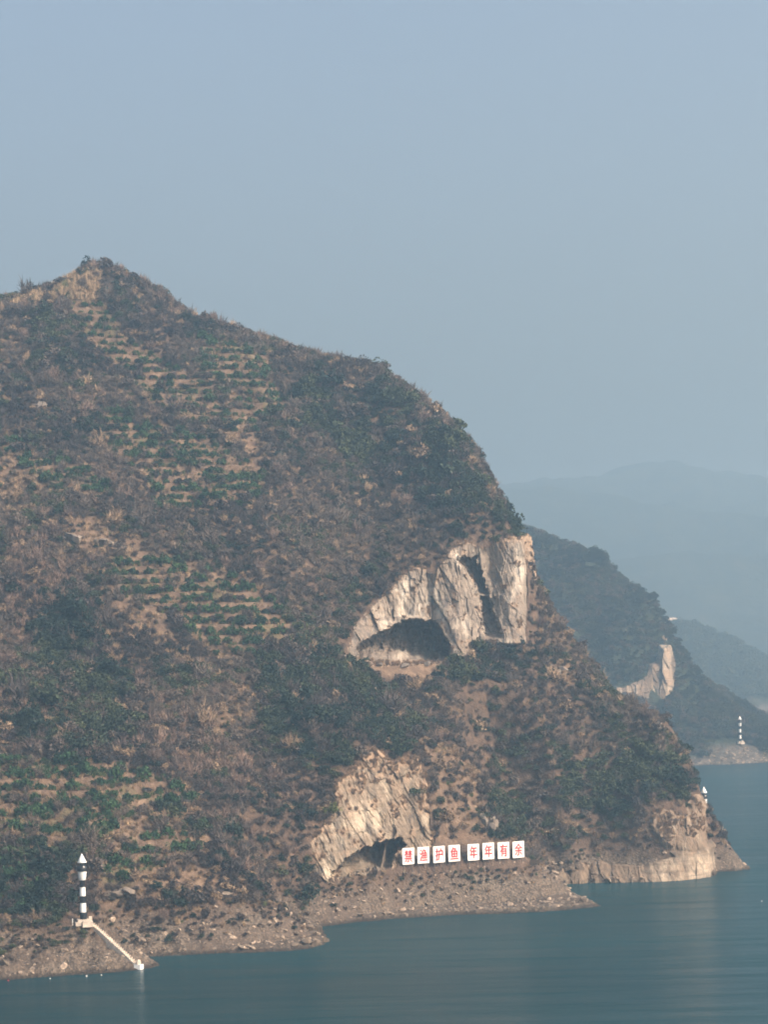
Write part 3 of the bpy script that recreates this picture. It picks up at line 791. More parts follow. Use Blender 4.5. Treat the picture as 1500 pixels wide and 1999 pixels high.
def tree_parts(seed, r0=0.05, tall=1.0, n=420, size=0.085, leafless=False):
    """(trunk mesh, crown mesh): tapered trunk with limbs; crown one unit in radius above it."""
    r = np.random.default_rng(seed)
    V = []; Q = []
    def limb(a, b, ra, rb, segs=3):
        a, b = np.array(a, float), np.array(b, float)
        ax = b - a; ax /= np.linalg.norm(ax); s = np.cross(ax, (0.3, 0.7, 0.2)); s /= np.linalg.norm(s); t = np.cross(ax, s)
        bend = r.normal(0, 0.05, 3)
        o = len(V)
        for i in range(segs + 1):
            f = i / segs; c = a + (b - a) * f + bend * math.sin(math.pi * f); rad = ra + (rb - ra) * f
            for k in range(5): V.append(c + rad * (s * math.cos(k * 1.2566) + t * math.sin(k * 1.2566)))
        for i in range(segs):
            for k in range(5): Q.append((o + i * 5 + k, o + i * 5 + (k + 1) % 5, o + i * 5 + 5 + (k + 1) % 5, o + i * 5 + 5 + k))
    top = np.array([r.normal(0, 0.06), r.normal(0, 0.06), 0.85 * tall])
    limb((0, 0, -0.15), top, r0, r0 * 0.45, 4)
    tips = []
    for k in range(7):
        f = r.uniform(0.3, 0.95); a = k * 2.4 + r.uniform(-.4, .4)
        tip = top * f + np.array([math.cos(a), math.sin(a), 0.6 + r.uniform(0, .5)]) * r.uniform(0.35, 0.6)
        limb(top * f, tip, r0 * 0.5, r0 * 0.15, 2); tips.append(tip)
    trunk = mesh('trunk', np.array(V), quads=np.array(Q), mats=[M_BARK])
    if leafless:
        tips = np.array(tips); m = n
        k = r.integers(0, len(tips), m); A = top * r.uniform(0.5, 1, (m, 1)) * 0.35 + tips[k] * 0.65 + r.normal(0, 0.07, (m, 3))
        e = unit(m, r) + np.array([0, 0, 0.45]); B = A + e * r.uniform(0.12, 0.4, (m, 1))
        Vv, T = twig_tris(A, B, r.uniform(0.008, 0.018, m), r)
        crown = mesh('crown', Vv, tris=T, mats=[M_TWIG])
    else:
        P = crown_points(n, r, blobs=12, flat=0.95 * tall, low=0.1, spread=0.72, rad=(0.22, 0.42))
        Vv, Qq = leaf_quads(P, size, r)
        crown = mesh('crown', Vv, quads=Qq, mats=[M_LEAF])
    return trunk, crown

def source(name, meshes):
    col = bpy.data.collections.new(name)
    for i, me in enumerate(meshes):
        o = bpy.data.objects.new('%s_%02d' % (name, i), me)
        col.objects.link(o)
    return col

def scatter(name, label, cat, P, scl, tint, col, nvar, seed=0, tilt=0.12):
    """Uncountable plants: one object whose points carry plants of a few shapes."""
    r = np.random.default_rng(seed)
    n = len(P)
    me = bpy.data.meshes.new(name)
    me.vertices.add(n); me.vertices.foreach_set('co', np.asarray(P, np.float32).ravel())
    a = me.attributes.new('scl', 'FLOAT_VECTOR', 'POINT'); a.data.foreach_set('vector', np.asarray(scl, np.float32).ravel())
    rot = np.c_[r.normal(0, tilt, n), r.normal(0, tilt, n), r.uniform(0, 6.283, n)]
    a = me.attributes.new('rot', 'FLOAT_VECTOR', 'POINT'); a.data.foreach_set('vector', rot.astype(np.float32).ravel())
    a = me.attributes.new('variant', 'INT', 'POINT'); a.data.foreach_set('value', r.integers(0, nvar, n).astype(np.int32))
    a = me.attributes.new('tint', 'FLOAT_COLOR', 'POINT'); a.data.foreach_set('color', np.c_[tint, np.ones(n)].astype(np.float32).ravel())
    o = link(name, me, kind='stuff', label=label, category=cat)
    ng = bpy.data.node_groups.new(name, 'GeometryNodeTree')
    ng.interface.new_socket('Geometry', in_out='INPUT', socket_type='NodeSocketGeometry')
    ng.interface.new_socket('Geometry', in_out='OUTPUT', socket_type='NodeSocketGeometry')
    gi, go = ng.nodes.new('NodeGroupInput'), ng.nodes.new('NodeGroupOutput')
    ci = ng.nodes.new('GeometryNodeCollectionInfo'); ci.inputs['Collection'].default_value = col
    ci.inputs['Separate Children'].default_value = True; ci.inputs['Reset Children'].default_value = True
    ip = ng.nodes.new('GeometryNodeInstanceOnPoints'); ip.inputs['Pick Instance'].default_value = True
    def named(nm, ty):
        nd = ng.nodes.new('GeometryNodeInputNamedAttribute'); nd.data_type = ty; nd.inputs['Name'].default_value = nm
        return nd.outputs['Attribute']
    L = ng.links.new
    L(gi.outputs[0], ip.inputs['Points']); L(ci.outputs[0], ip.inputs['Instance'])
    L(named('variant', 'INT'), ip.inputs['Instance Index'])
    e2r = ng.nodes.new('FunctionNodeEulerToRotation'); L(named('rot', 'FLOAT_VECTOR'), e2r.inputs[0]); L(e2r.outputs[0], ip.inputs['Rotation'])
    L(named('scl', 'FLOAT_VECTOR'), ip.inputs['Scale'])
    L(ip.outputs[0], go.inputs[0])
    o.modifiers.new('plants', 'NODES').node_group = ng
    return o

SRC_BARE = source('bare_source', [bare_mesh('bare', 30 + i, 300, 1.0 + 0.25 * (i % 3)) for i in range(6)])
SRC_GREEN = source('green_source', [evergreen_mesh('green', 60 + i, 300, 0.115) for i in range(6)])
SRC_CITRUS = source('citrus_source', [citrus_mesh('citrus', 90 + i) for i in range(4)])
SRC_GRASS = source('grass_source', [grass_mesh('grass', 120 + i) for i in range(4)])

BEACON_XY = hit(163, 1803)[:2]
keepouts = []           # (x, y, radius) kept clear of scrub

def candidates(step, seed, y1=860):
    r = np.random.default_rng(seed)
    x, y = np.meshgrid(np.arange(X0 + 2, X1 - 2, step), np.arange(Y0 + 2, y1, step))
    x = (x + r.uniform(-.5, .5, x.shape) * step).ravel(); y = (y + r.uniform(-.5, .5, y.shape) * step).ravel()
    z = ground(x, y)
    gxs = (ground(x + 1, y) - ground(x - 1, y)) / 2; gys = (ground(x, y + 1) - ground(x, y - 1)) / 2
    area = np.sqrt(1 + gxs ** 2 + gys ** 2)
    px, py = proj(x, y, np.maximum(z, 0.1))
    ok = (z > 0.6) & (px > -160) & (px < 1480)
    return [a[ok] for a in (x, y, z, px, py, area)]

def cliff_clear(px, py, y, margin=-2):
    m = np.ones(px.shape, bool)
    for k, p in CLIFF.items():
        lim = {'upper': (640, 728), 'lower': (575, 640), 'shore': (650, 692)}[k]
        m &= ~((sdist(px, py, p) > margin) & (y > lim[0]) & (y < lim[1]))
    m &= ~((sdist(px, py, [(770, 1640), (1035, 1625), (1035, 1690), (770, 1710)]) > -2) & (y < 609.5 + 0.081 * (px - 797)) & (y > 575))
    m &= ~((sdist(px, py, [(690, 1290), (880, 1290), (850, 1318), (800, 1330), (735, 1326)]) > -4) & (y > 650) & (y < 690))
    m &= ~((px > 1358) & (py < 1580) & (py > 1500))
    m &= ~((sdist(px, py, [(120, 1660), (215, 1660), (215, 1790), (300, 1890), (250, 1900), (180, 1815), (120, 1812)]) > -2) & (y < 517))
    return m

def tint_mix(a, b, t):
    return np.asarray(a)[None] * (1 - t[:, None]) + np.asarray(b)[None] * t[:, None]

def build_scrub():
    r = np.random.default_rng(5)
    x, y, z, px, py, area = candidates(1.32, 1)
    orch = cover(px, py, list(ORCH.values()), 10, 6)
    bare = cover(px, py, BARE, 10, 12)
    green = cover(px, py, GREENP, 18, 14)
    n1 = fbm(x / 16, y / 16, 201, 4); n2 = fbm(x / 7, y / 7, 202, 3); n3 = fbm(x / 30, y / 30, 203, 3)
    dens = 0.86 + 0.35 * n2
    dens = dens * (1 - 0.93 * orch * smooth(0.6, 0.35, n2)) * (1 - 0.70 * bare) * smooth(4.5, 9.0, z + 2.5 * n1) + (0.10 + 0.22 * (px < 620) * smooth(-0.3, 0.3, n1)) * (z > 2.2) * (z < 9)
    dens = np.maximum(dens, 0.75 * green * (z > 8))
    ok = (r.uniform(size=len(x)) < dens * area * 1.1) & cliff_clear(px, py, y)
    pg = 0.07 + 0.42 * smooth(0.0, 0.55, n1) + 0.68 * green * smooth(-0.6, 0.0, n2)
    isg = r.uniform(size=len(x)) < pg
    big = 1 + 0.3 * n1 + 0.45 * (green > 0.4) * r.uniform(0, 1.4, len(x)) ** 2 + 0.9 * (r.uniform(size=len(x)) < 0.035)
    a = ok & ~isg
    s = (r.uniform(1.1, 2.3, len(x)) * big)[a]
    s = np.where(z[a] < 9, s * 0.5, s)
    t = np.clip(0.42 + 0.4 * n2[a] + 0.75 * n3[a] + r.normal(0, 0.22, a.sum()), 0, 1)
    tint = tint_mix((0.068, 0.057, 0.055), (0.160, 0.127, 0.104), t)
    pale = r.uniform(size=a.sum()) < 0.10 + 0.25 * bare[a]
    tint[pale] = tint_mix((0.24, 0.17, 0.115), (0.40, 0.29, 0.19), r.uniform(size=pale.sum()))
    P = np.c_[x, y, z - 0.05][a]
    rd = r.uniform(size=len(s)) < 0.62
    hs = s * r.uniform(0.9, 1.3, len(s))
    scatter('winter_scrub', 'leafless brown winter scrub covering the near hillside', 'scrub', P[~rd], np.c_[s, s, hs][~rd], tint[~rd], SRC_BARE, 6, 3)
    scatter('withered_scrub', 'rounded scrub holding withered brown leaves on the near hillside', 'scrub', P[rd], np.c_[s, s, hs][rd] * 0.85, tint[rd] * 0.72, SRC_GREEN, 6, 13)
    g = ok & isg
    s = (r.uniform(1.0, 2.2, len(x)) * big)[g]
    s = np.where(z[g] < 9, s * 0.5, s)
    t = np.clip(0.5 + 0.9 * n3[g] + r.normal(0, 0.3, g.sum()), 0, 1)
    tint = tint_mix((0.016, 0.027, 0.022), (0.055, 0.066, 0.034), t ** 1.4)
    P = np.c_[x, y, z - 0.1][g]
    scatter('evergreen_scrub', 'dark evergreen scrub mixed through the near hillside', 'scrub', P, np.c_[s, s, s * r.uniform(0.8, 1.25, len(s))], tint, SRC_GREEN, 6, 4)
    # taller leafless thicket on the skyline and in the gullies
    x, y, z, px, py, area = candidates(2.6, 2)
    n1 = fbm(x / 22, y / 22, 231, 3)
    gully = cover(px, py, [[(-60, 980), (60, 960), (110, 1040), (190, 1150), (250, 1320), (330, 1420), (520, 1480), (480, 1560), (380, 1540), (250, 1480), (-60, 1470)], [(560, 1500), (640, 1640), (600, 1740), (430, 1640), (420, 1560)]], 15, 20)
    sky = smooth(24, 4, sdist(px, py, [(-100, 590), (90, 560), (205, 517), (430, 631), (650, 709), (780, 770), (910, 885), (985, 1000)], False))
    ok = (r.uniform(size=len(x)) < (0.10 + 0.55 * gully * (n1 > -0.15) + 0.30 * sky) * smooth(9, 14, z)) & cliff_clear(px, py, y, -8) & (cover(px, py, list(ORCH.values()) + BARE, 8, 6) < 0.3)
    s = 1.8 + 2.2 * r.uniform(size=ok.sum()) ** 2
    tint = tint_mix((0.105, 0.080, 0.075), (0.23, 0.16, 0.125), np.clip(0.5 + n1[ok] + r.normal(0, .2, ok.sum()), 0, 1))
    scatter('bare_thicket', 'taller leafless thicket along the skyline and gullies', 'thicket', np.c_[x, y, z - 0.1][ok], np.c_[s * 0.9, s * 0.9, s * 1.0], tint, SRC_BARE, 6, 6)
    # dry grass
    x, y, z, px, py, area = candidates(1.15, 3)
    orch = cover(px, py, list(ORCH.values()), 10, 6); bare = cover(px, py, BARE, 10, 12)
    top = smooth(8, 2, np.maximum(np.abs(px - 145) - 44, np.abs(py - 556) - 26)) + smooth(8, 2, np.maximum(np.abs(px - 50) - 30, np.abs(py - 580) - 14))
    n1 = fbm(x / 9, y / 9, 241, 3)
    dens = 0.62 * orch + 0.45 * bare * (n1 > -0.2) + 0.12 + 0.7 * np.clip(top, 0, 1) + 0.25 * smooth(7, 9, z) * smooth(14, 11, z)
    ok = (r.uniform(size=len(x)) < dens * smooth(4.5, 8, z + n1)) & cliff_clear(px, py, y)
    s = r.uniform(0.5, 1.3, ok.sum()) * (1 + 1.0 * np.clip(top[ok], 0, 1))
    tint = tint_mix((0.13, 0.09, 0.060), (0.36, 0.26, 0.16), np.clip(r.uniform(size=ok.sum()) * 0.8 + 0.7 * np.clip(top[ok], 0, 1), 0, 1))
    gr = (r.uniform(size=ok.sum()) < 0.20 * smooth(-0.1, 0.4, n1[ok]) + 0.22 * orch[ok])
    tint[gr] = tint_mix((0.045, 0.062, 0.026), (0.09, 0.11, 0.045), r.uniform(size=gr.sum()))
    scatter('dry_grass', 'straw coloured dry grass tufts between the terraces', 'grass', np.c_[x, y, z][ok], np.c_[s, s, s], tint, SRC_GRASS, 4, 7)
build_scrub()

def cliff_scrub():
    r = np.random.default_rng(8)
    P = []; 
    for name, pts, so in CLIFF_PTS:
        if name.startswith('far'): continue
        w = np.clip(so - 0.25, 0, 1); w[pts[:, 2] < 4] = 0
        n = {'upper_cliff': 420, 'lower_cliff': 420, 'shore_cliff': 260}[name]
        P.append(pts[r.choice(len(pts), n, p=w / w.sum())])
    P = np.concatenate(P); n = len(P)
    s = r.uniform(0.35, 1.15, n)
    tint = tint_mix((0.16, 0.115, 0.09), (0.34, 0.235, 0.15), r.uniform(size=n))
    scatter('cliff_scrub', 'sparse leafless scrub rooted on the cliff ledges', 'scrub', P, np.c_[s, s, s], tint, SRC_BARE, 6, 14)
cliff_scrub()

def far_woods():
    r = np.random.default_rng(15)
    step = 2.5
    x, y = np.meshgrid(np.arange(-20, 300, step), np.arange(1290, 1560, step))
    x = (x + r.uniform(-.5, .5, x.shape) * step).ravel(); y = (y + r.uniform(-.5, .5, y.shape) * step).ravel()
    z = HEAD2(x, y); px, py = proj(x, y, np.maximum(z, .1))
    n1 = fbm(x / 40, y / 40, 261, 3)
    ok = (z > 3) & (r.uniform(size=len(x)) < 0.97) & (px > 980)
    for p in FARP: ok &= ~(sdist(px, py, p) > 3)
    ok &= (z > 4) & ~((np.hypot(x - 203, y - 1312) < 19) & (z < 13))
    s = r.uniform(2.0, 4.2, ok.sum())
    tint = tint_mix((0.018, 0.028, 0.024), (0.050, 0.056, 0.036), np.clip(0.4 + n1[ok] + r.normal(0, .3, ok.sum()), 0, 1))
    br = r.uniform(size=ok.sum()) < 0.25; tint[br] = (0.08, 0.064, 0.052)
    scatter('headland_woods', 'hazy evergreen woods covering the headland across the bay', 'woods', np.c_[x, y, z - .2][ok], np.c_[s, s, s], tint, SRC_GREEN, 6, 8)
    step = 9.0
    x, y = np.meshgrid(np.arange(80, 620, step), np.arange(2190, 2700, step))
    x = (x + r.uniform(-.5, .5, x.shape) * step).ravel(); y = (y + r.uniform(-.5, .5, y.shape) * step).ravel()
    z = HILL3(x, y); ok = z > 12
    s = r.uniform(6, 11, ok.sum())
    tint = tint_mix((0.030, 0.042, 0.032), (0.07, 0.075, 0.045), r.uniform(size=ok.sum()))
    scatter('distant_woods', 'faint blue woods on the distant hill beyond the far beacon', 'woods', np.c_[x, y, z - .5][ok], np.c_[s, s, s * 0.8], tint, SRC_GREEN, 6, 9)
far_woods()

# ------------------------------------------------------------------ citrus trees on the terraces, each one a thing
CIT_MESH = [o.data for o in SRC_CITRUS.objects]
ORD = ['zeroth', 'first', 'second', 'third', 'fourth', 'fifth', 'sixth', 'seventh', 'eighth', 'ninth', 'tenth', 'eleventh', 'twelfth', 'thirteenth', 'fourteenth', 'fifteenth', 'sixteenth', 'seventeenth', 'eighteenth', 'nineteenth', 'twentieth']
def ordinal(n):
    if n <= 20: return ORD[n]
    return '%d%s' % (n, 'th' if 10 < n % 100 < 14 else {1: 'st', 2: 'nd', 3: 'rd'}.get(n % 10, 'th'))
GROVE = {'lower': 'orchard above the near beacon', 'bench': 'bench right of the near beacon', 'middle': 'orchard left of the big cave', 'summit': 'orchard just below the summit',
         'ridge': 'terraces under the right skyline', 'saddle': 'orchard in the saddle', 'left': 'grove at the left edge'}

def build_citrus():
    r = np.random.default_rng(21)
    x, y, z, px, py, area = candidates(0.9, 31)
    i = np.clip(((x - X0) / RES).round().astype(int), 0, len(gx) - 1); j = np.clip(((y - Y0) / RES).round().astype(int), 0, len(gy) - 1)
    f = TF[j, i]; k = TK[j, i]
    trees = []
    n1 = fbm(x / 10, y / 10, 251, 2)
    for name, poly in ORCH.items():
        inn = (sdist(px, py, poly) > 0) & ((f > 0.04) & (f < 0.36) | (f > 0.5) & (f < 0.8) & (r.uniform(size=len(f)) < 0.25)) & (z > 9) & cliff_clear(px, py, y, -4) & (n1 > -0.5) & (px > -40)
        if name == 'lower': inn &= ~((px > 110) & (py > 1650))
        idx = np.flatnonzero(inn); r.shuffle(idx)
        sp = {'left': 2.2, 'lower': 2.9, 'bench': 2.5, 'summit': 2.3}.get(name, 2.5)
        chosen = []
        for q in idx:
            p = (x[q], y[q])
            if all((p[0] - a) ** 2 + (p[1] - b) ** 2 > sp * sp for a, b, _, _, _, _ in chosen):
                R = {'left': 1.7, 'lower': 1.85, 'bench': 1.8, 'summit': 1.4}.get(name, 1.7) * r.uniform(0.55, 1.25)
                chosen.append((x[q], y[q], float(z[q]), R, int(k[q]), px[q]))
        rows = {}
        for c in chosen: rows.setdefault(c[4], []).append(c)
        for ri, key in enumerate(sorted(rows)):
            for ci, c in enumerate(sorted(rows[key], key=lambda c: c[5])):
                trees.append((c[3] / c[1], c, name, ri + 1, ci + 1))
    trees.sort(key=lambda t: -t[0])
    rest = trees[290:]
    for n, (_, c, name, row, col) in enumerate(trees[:290]):
        o = link('citrus_tree', CIT_MESH[n % 4])
        o.location = (c[0], c[1], c[2] - 0.05)
        o.rotation_euler = (0, 0, r.uniform(0, 6.28))
        R = c[3]; o.scale = (R * r.uniform(0.9, 1.15), R * r.uniform(0.9, 1.15), R * r.uniform(1.2, 1.65))
        t = r.uniform()
        o['tint'] = tuple(float(v) for v in (0.017 + 0.020 * t, 0.040 + 0.032 * t, 0.020 + 0.010 * t))
        o['label'] = 'citrus tree, %s from left in %s row up, %s' % (ordinal(col), ordinal(row), GROVE[name])
        o['category'] = 'citrus tree'; o['group'] = 'citrus trees on the terraces'
    P = np.array([(c[0], c[1], c[2] - 0.05) for _, c, *_ in rest]); R = np.array([c[3] for _, c, *_ in rest])
    t = r.uniform(size=len(rest))
    if len(rest):
        scatter('citrus_grove', 'smaller citrus trees filling the upper orchards', 'grove', P, np.c_[R, R, R * 1.4], tint_mix((0.017, 0.040, 0.020), (0.037, 0.072, 0.030), t), SRC_CITRUS, 4, 10, 0.03)
    print('citrus', len(trees))
build_citrus()

# ------------------------------------------------------------------ trees and bushes one can pick out
EV = [tree_parts(300 + i, 0.05, t, 430) for i, t in enumerate((0.8, 1.0, 1.25, 0.9))]
BT = [tree_parts(340 + i, 0.028, 1.3, 420, leafless=True) for i in range(3)]
def plant(name, px, py, width, label, cat, variants, n, tint, tall=1.0, group=None, foot=None):
    h = None
    for k in range(8):
        h = h or hit(px, py + 4 * k)
    if h is None: print('no ground', px, py); return
    R = width / 2 / FPX * h[1]
    t = thing(name, (h[0], h[1], h[2] - 0.1), RND.uniform(0, 6.28), label=label, category=cat)
    if group: t['group'] = group
    t.scale = (R, R, R * tall)
    tr, cr = variants[n % len(variants)]
    link('trunk', tr, t)
    c = link('crown', cr, t); c['tint'] = tint
    return t
DG, MG, YG, BG = (0.020, 0.034, 0.026), (0.034, 0.052, 0.028), (0.085, 0.10, 0.030), (0.030, 0.042, 0.036)
evergreens = [
 (1325, 1548, 95, 'large dark evergreen tree crowning the right-hand point above its cliff', DG, 1.0),
 (1272, 1560, 70, 'dark evergreen tree just left of the largest tree on the point', BG, 0.9),
 (1338, 1500, 40, 'olive evergreen bush on the skyline beside the half hidden beacon', MG, 1.1),
 (1215, 1590, 66, 'spreading evergreen bush above the middle of the shore cliff', DG, 0.8),
 (1130, 1545, 60, 'dark evergreen bush on the slope right of the red lettered boards', BG, 0.8),
 (1012, 1058, 52, 'flat topped evergreen overhanging the brow of the upper cliff', MG, 0.6),
 (965, 1064, 38, 'small round evergreen on the brow beside the overhanging one', MG, 0.8),
 (890, 1040, 46, 'dark evergreen above the slot in the upper cliff', DG, 0.9),
 (945, 955, 54, 'rounded olive evergreen on the steep right skyline', YG[:0] or (0.05, 0.07, 0.028), 0.9),
 (775, 782, 30, 'small dark tree standing on the skyline midway down the ridge', DG, 0.9),
 (915, 895, 34, 'evergreen bush on the skyline above the rounded olive one', MG, 0.9),
 (652, 1592, 56, 'yellow green bush on the left shoulder of the lower cliff', YG, 0.8),
 (588, 1588, 40, 'dark bush left of the yellow green one by the lower cliff', DG, 0.9),
 (812, 1560, 50, 'green bush clinging to the face of the lower cliff', MG, 0.7),
 (788, 1478, 90, 'broad evergreen tree on top of the lower cliff', MG, 0.75),
 (735, 1455, 60, 'dark evergreen on the left brow of the lower cliff', DG, 0.9),
 (605, 1770, 72, 'dark evergreen tree near the water left of the lower cliff', DG, 1.1),
 (515, 1655, 36, 'small dark bush between terraces and lower cliff', DG, 1.1),
 (640, 1300, 84, 'dark evergreen tree left of the big cave', DG, 0.9),
 (525, 1320, 60, 'dark evergreen at the lower right corner of the middle orchard', DG, 0.9),
 (545, 1425, 54, 'dark evergreen bush midway between cave and lower terraces', BG, 0.8),
 (730, 1385, 64, 'dark evergreen tree on the slope below the big cave', DG, 0.9),
 (900, 1318, 62, 'dark bush at the foot of the buttress below the slot', BG, 0.7),
 (985, 1282, 54, 'dark bush below the right end of the upper cliff', DG, 0.7),
 (1100, 1292, 44, 'green bush on the shoulder right of the upper cliff', MG, 0.8),
 (158, 1225, 62, 'tall dark evergreen beside the tan gully at left', DG, 1.5),
 (118, 1010, 46, 'dark green tree above the gully near the left edge', MG, 1.0),
 (60, 1420, 66, 'tall dark evergreen low in the left gully', DG, 1.4),
 (240, 1370, 54, 'tall evergreen at the right side of the left gully', BG, 1.5),
 (250, 1668, 50, 'dark evergreen hedge tree on the bench terrace', DG, 0.9),
 (45, 1690, 80, 'broad green tree at left edge level with the beacon top', MG, 0.7),
 (95, 1770, 62, 'green bush just left of the near beacon', MG, 1.0),
 (30, 1790, 50, 'low green bush at left edge near the bank top', DG, 0.7),
 (160, 668, 36, 'dark tree in the upper orchard below the summit', DG, 0.9),
 (85, 690, 50, 'dark evergreen left of the summit orchard', BG, 1.0),
 (660, 870, 48, 'dark evergreen bush high on the right slope', BG, 0.8),
 (840, 1010, 50, 'dark evergreen bush above the upper cliff', DG, 0.8),
]
for n, (px, py, w, lab, tint, tall) in enumerate(evergreens):
    plant('evergreen_tree', px, py, w, lab, 'evergreen tree', EV, n, tint, tall)
for n, (px, py, w, lab, tall) in enumerate([
 (318, 1812, 60, 'leafless brown tree by the water right of the stairway', 1.0), (440, 1492, 60, 'leafless tree above the right end of the lower terraces', 1.3), (300, 1505, 50, 'leafless tree above the upper edge of the lower orchard', 1.3),
 (322, 562, 30, 'leafless tree on the skyline right of the summit', 1.2), (415, 628, 34, 'leafless tree standing tall on the right skyline', 1.2), (80, 1120, 60, 'leafless tree above the left gully', 1.1),
 (560, 1690, 56, 'leafless tree left of the lower cliff', 1.1), (430, 1700, 50, 'leafless tree at the right end of the terraces', 1.0), (915, 868, 28, 'leafless tree on the steep part of the skyline', 1.2)]):
    plant('bare_tree', px, py, w, lab, 'bare tree', BT, n, (0.135, 0.10, 0.085), tall)

# ------------------------------------------------------------------ rocks
def rock_mesh(name, seed, planes=13, sub=2, mat=None, flat=0.8, lumps=1):
    """Angular broken rock: spheres cut by many planes; an outcrop is several grown together."""
    r = np.random.default_rng(seed)
    V = []; T = []
    for l in range(lumps):
        bm = bmesh.new(); bmesh.ops.create_icosphere(bm, subdivisions=sub, radius=1.0)
        N_ = unit(planes, r); D = r.uniform(0.30, 0.75, planes)
        co = np.array([v.co for v in bm.verts])
        for _ in range(2):
            for a, d in zip(N_, D):
                e = np.maximum(co @ a - d, 0); co = co - e[:, None] * a
        co = co * np.array([1, 1, flat]) * 1.35
        if lumps > 1:
            k = r.uniform(0.35, 0.7); co = co * np.array([k, k, k * r.uniform(0.7, 1.3)]) + np.r_[r.uniform(-0.75, 0.75), r.uniform(-0.3, 0.3), r.uniform(-0.3, 0.35)]
        o = len(V); V += co.tolist(); T += [[o + v.index for v in f.verts] for f in bm.faces]
        bm.free()
    return mesh(name, np.array(V), tris=np.array(T), mats=[mat or M_STONE])
def mat_stone():
    s = N('shore_stone')
    o = s.n('ShaderNodeObjectInfo')
    v = s.coords()
    f = s.noise(v, 2.0, 5, 0.65)
    c = s.ramp(f, [(0.3, (0.13, 0.10, 0.078)), (0.5, (0.25, 0.195, 0.15)), (0.72, (0.46, 0.38, 0.29))])
    k = s.n('ShaderNodeMapRange'); k.inputs[3].default_value = 0.6; k.inputs[4].default_value = 1.25
    s.l(o.outputs['Random'], k.inputs[0])
    c = s.mix(1.0, c, k.outputs[0], 'MULTIPLY')
    s.bump(f, 0.5, 0.3)
    return s.done(c, 0.9, 0.15)
M_STONE = mat_stone()
SRC_STONE = source('stone_source', [rock_mesh('stone', 400 + i, 10, 1) for i in range(5)])
def build_stones():
    r = np.random.default_rng(33)
    x, y, z, px, py, area = candidates(0.75, 41, 730)
    n1 = fbm(x / 6, y / 6, 271, 3)
    ok = (z > 0.05) & (z < 9.5) & (r.uniform(size=len(x)) < (0.16 + 0.25 * (n1 > 0.1)) * smooth(9.5, 5, z)) & (px > -60)
    ok &= ~(np.hypot(x - BEACON_XY[0], y - BEACON_XY[1]) < 3.0)
    s = 0.14 + 0.45 * r.uniform(size=ok.sum()) ** 3 + 0.9 * r.uniform(size=ok.sum()) ** 12
    scatter('shore_stones', 'loose stones strewn over the bare bank at the waterline', 'stones', np.c_[x, y, z][ok], np.c_[s * r.uniform(.8, 1.4, len(s)), s, s * .7], np.ones((ok.sum(), 3)), SRC_STONE, 5, 12, 0.5)
build_stones()
def far_stones():
    r = np.random.default_rng(35)
    x = r.uniform(150, 300, 5000); y = r.uniform(1290, 1345, 5000); z = HEAD2(x, y)
    ok = (z > 0.1) & (z < 8)
    s = 0.25 + 1.0 * r.uniform(size=ok.sum()) ** 4
    scatter('far_shore_stones', 'stones on the bare apron below the far beacon', 'stones', np.c_[x, y, z][ok], np.c_[s, s, s * .7], np.ones((ok.sum(), 3)), SRC_STONE, 5, 17, 0.5)
far_stones()
def rock(name, px, py, size, label, seed, mat=None, z=0.0, group=None, sc=(1, 1, 1)):
    h = hit(px, py)
    if h is None: return
    o = link(name, rock_mesh(name, seed, 16, 3, mat, 0.8, 7 if name == 'rock_outcrop' else 1), label=label, category='rock')
    R = size / 2 / FPX * h[1]
    o.location = (h[0], h[1], h[2] + z * R); o.rotation_euler = (0, 0, RND.uniform(-0.5, 0.5)); o.scale = (R * sc[0], R * sc[1], R * sc[2])
    if group: o['group'] = group
for n, (px, py, w, lab) in enumerate([(637, 1838, 20, 'pale boulder at the outermost tip of the rocky point'), (616, 1846, 24, 'low boulder at the water just left of the rocky tip'), (622, 1822, 26, 'largest pale boulder on the rocky point'),
        (600, 1812, 20, 'boulder at the upper back of the rocky point'), (597, 1838, 22, 'boulder in the middle of the rocky point'), (575, 1848, 18, 'small boulder at the left end of the rocky point'), (578, 1822, 16, 'small upper boulder at left of the rocky point')]):
    rock('boulder', px, py, w, lab, 500 + n, M_ROCK_SHORE, 0.15, 'boulders on the rocky point')
rock('rock_outcrop', 238, 1752, 46, 'broken pale rock outcrop right of the near beacon', 520, M_ROCK, 0.25, sc=(1.1, .8, .7))
rock('rock_outcrop', 218, 1748, 26, 'small tan rock beside the outcrop near the beacon', 521, M_ROCK, 0.25)
rock('rock_outcrop', 72, 800, 40, 'slanting pale rock slab high on the left slope', 522, M_ROCK, 0.1, sc=(1.1, .8, .8))
rock('rock_outcrop', 142, 1058, 42, 'pale crag above the middle orchard at left', 523, M_ROCK, 0.3, sc=(1, .8, 1))
rock('rock_outcrop', 205, 1060, 30, 'tan rock right of the pale crag', 524, M_ROCK, 0.1)
rock('rock_outcrop', 12, 1482, 40, 'pale stones at the left edge above the orchard', 525, M_ROCK, 0.1)
rock('rock_outcrop', 265, 1252, 30, 'grey rock at the foot of the tan gully', 526, M_ROCK, 0.1)
rock('rock_outcrop', 957, 1622, 34, 'tall grey crag behind the red lettered boards', 527, M_ROCK, 0.6, sc=(.9, .8, 1.9))
rock('rock_outcrop', 420, 1745, 34, 'low pale ledge at the right end of the terraces', 528, M_ROCK, 0.1, sc=(1.8, .7, .5))
rock('rock_outcrop', 1095, 1312, 30, 'tan rock patch on the shoulder right of the upper cliff', 529, M_ROCK, 0.1)

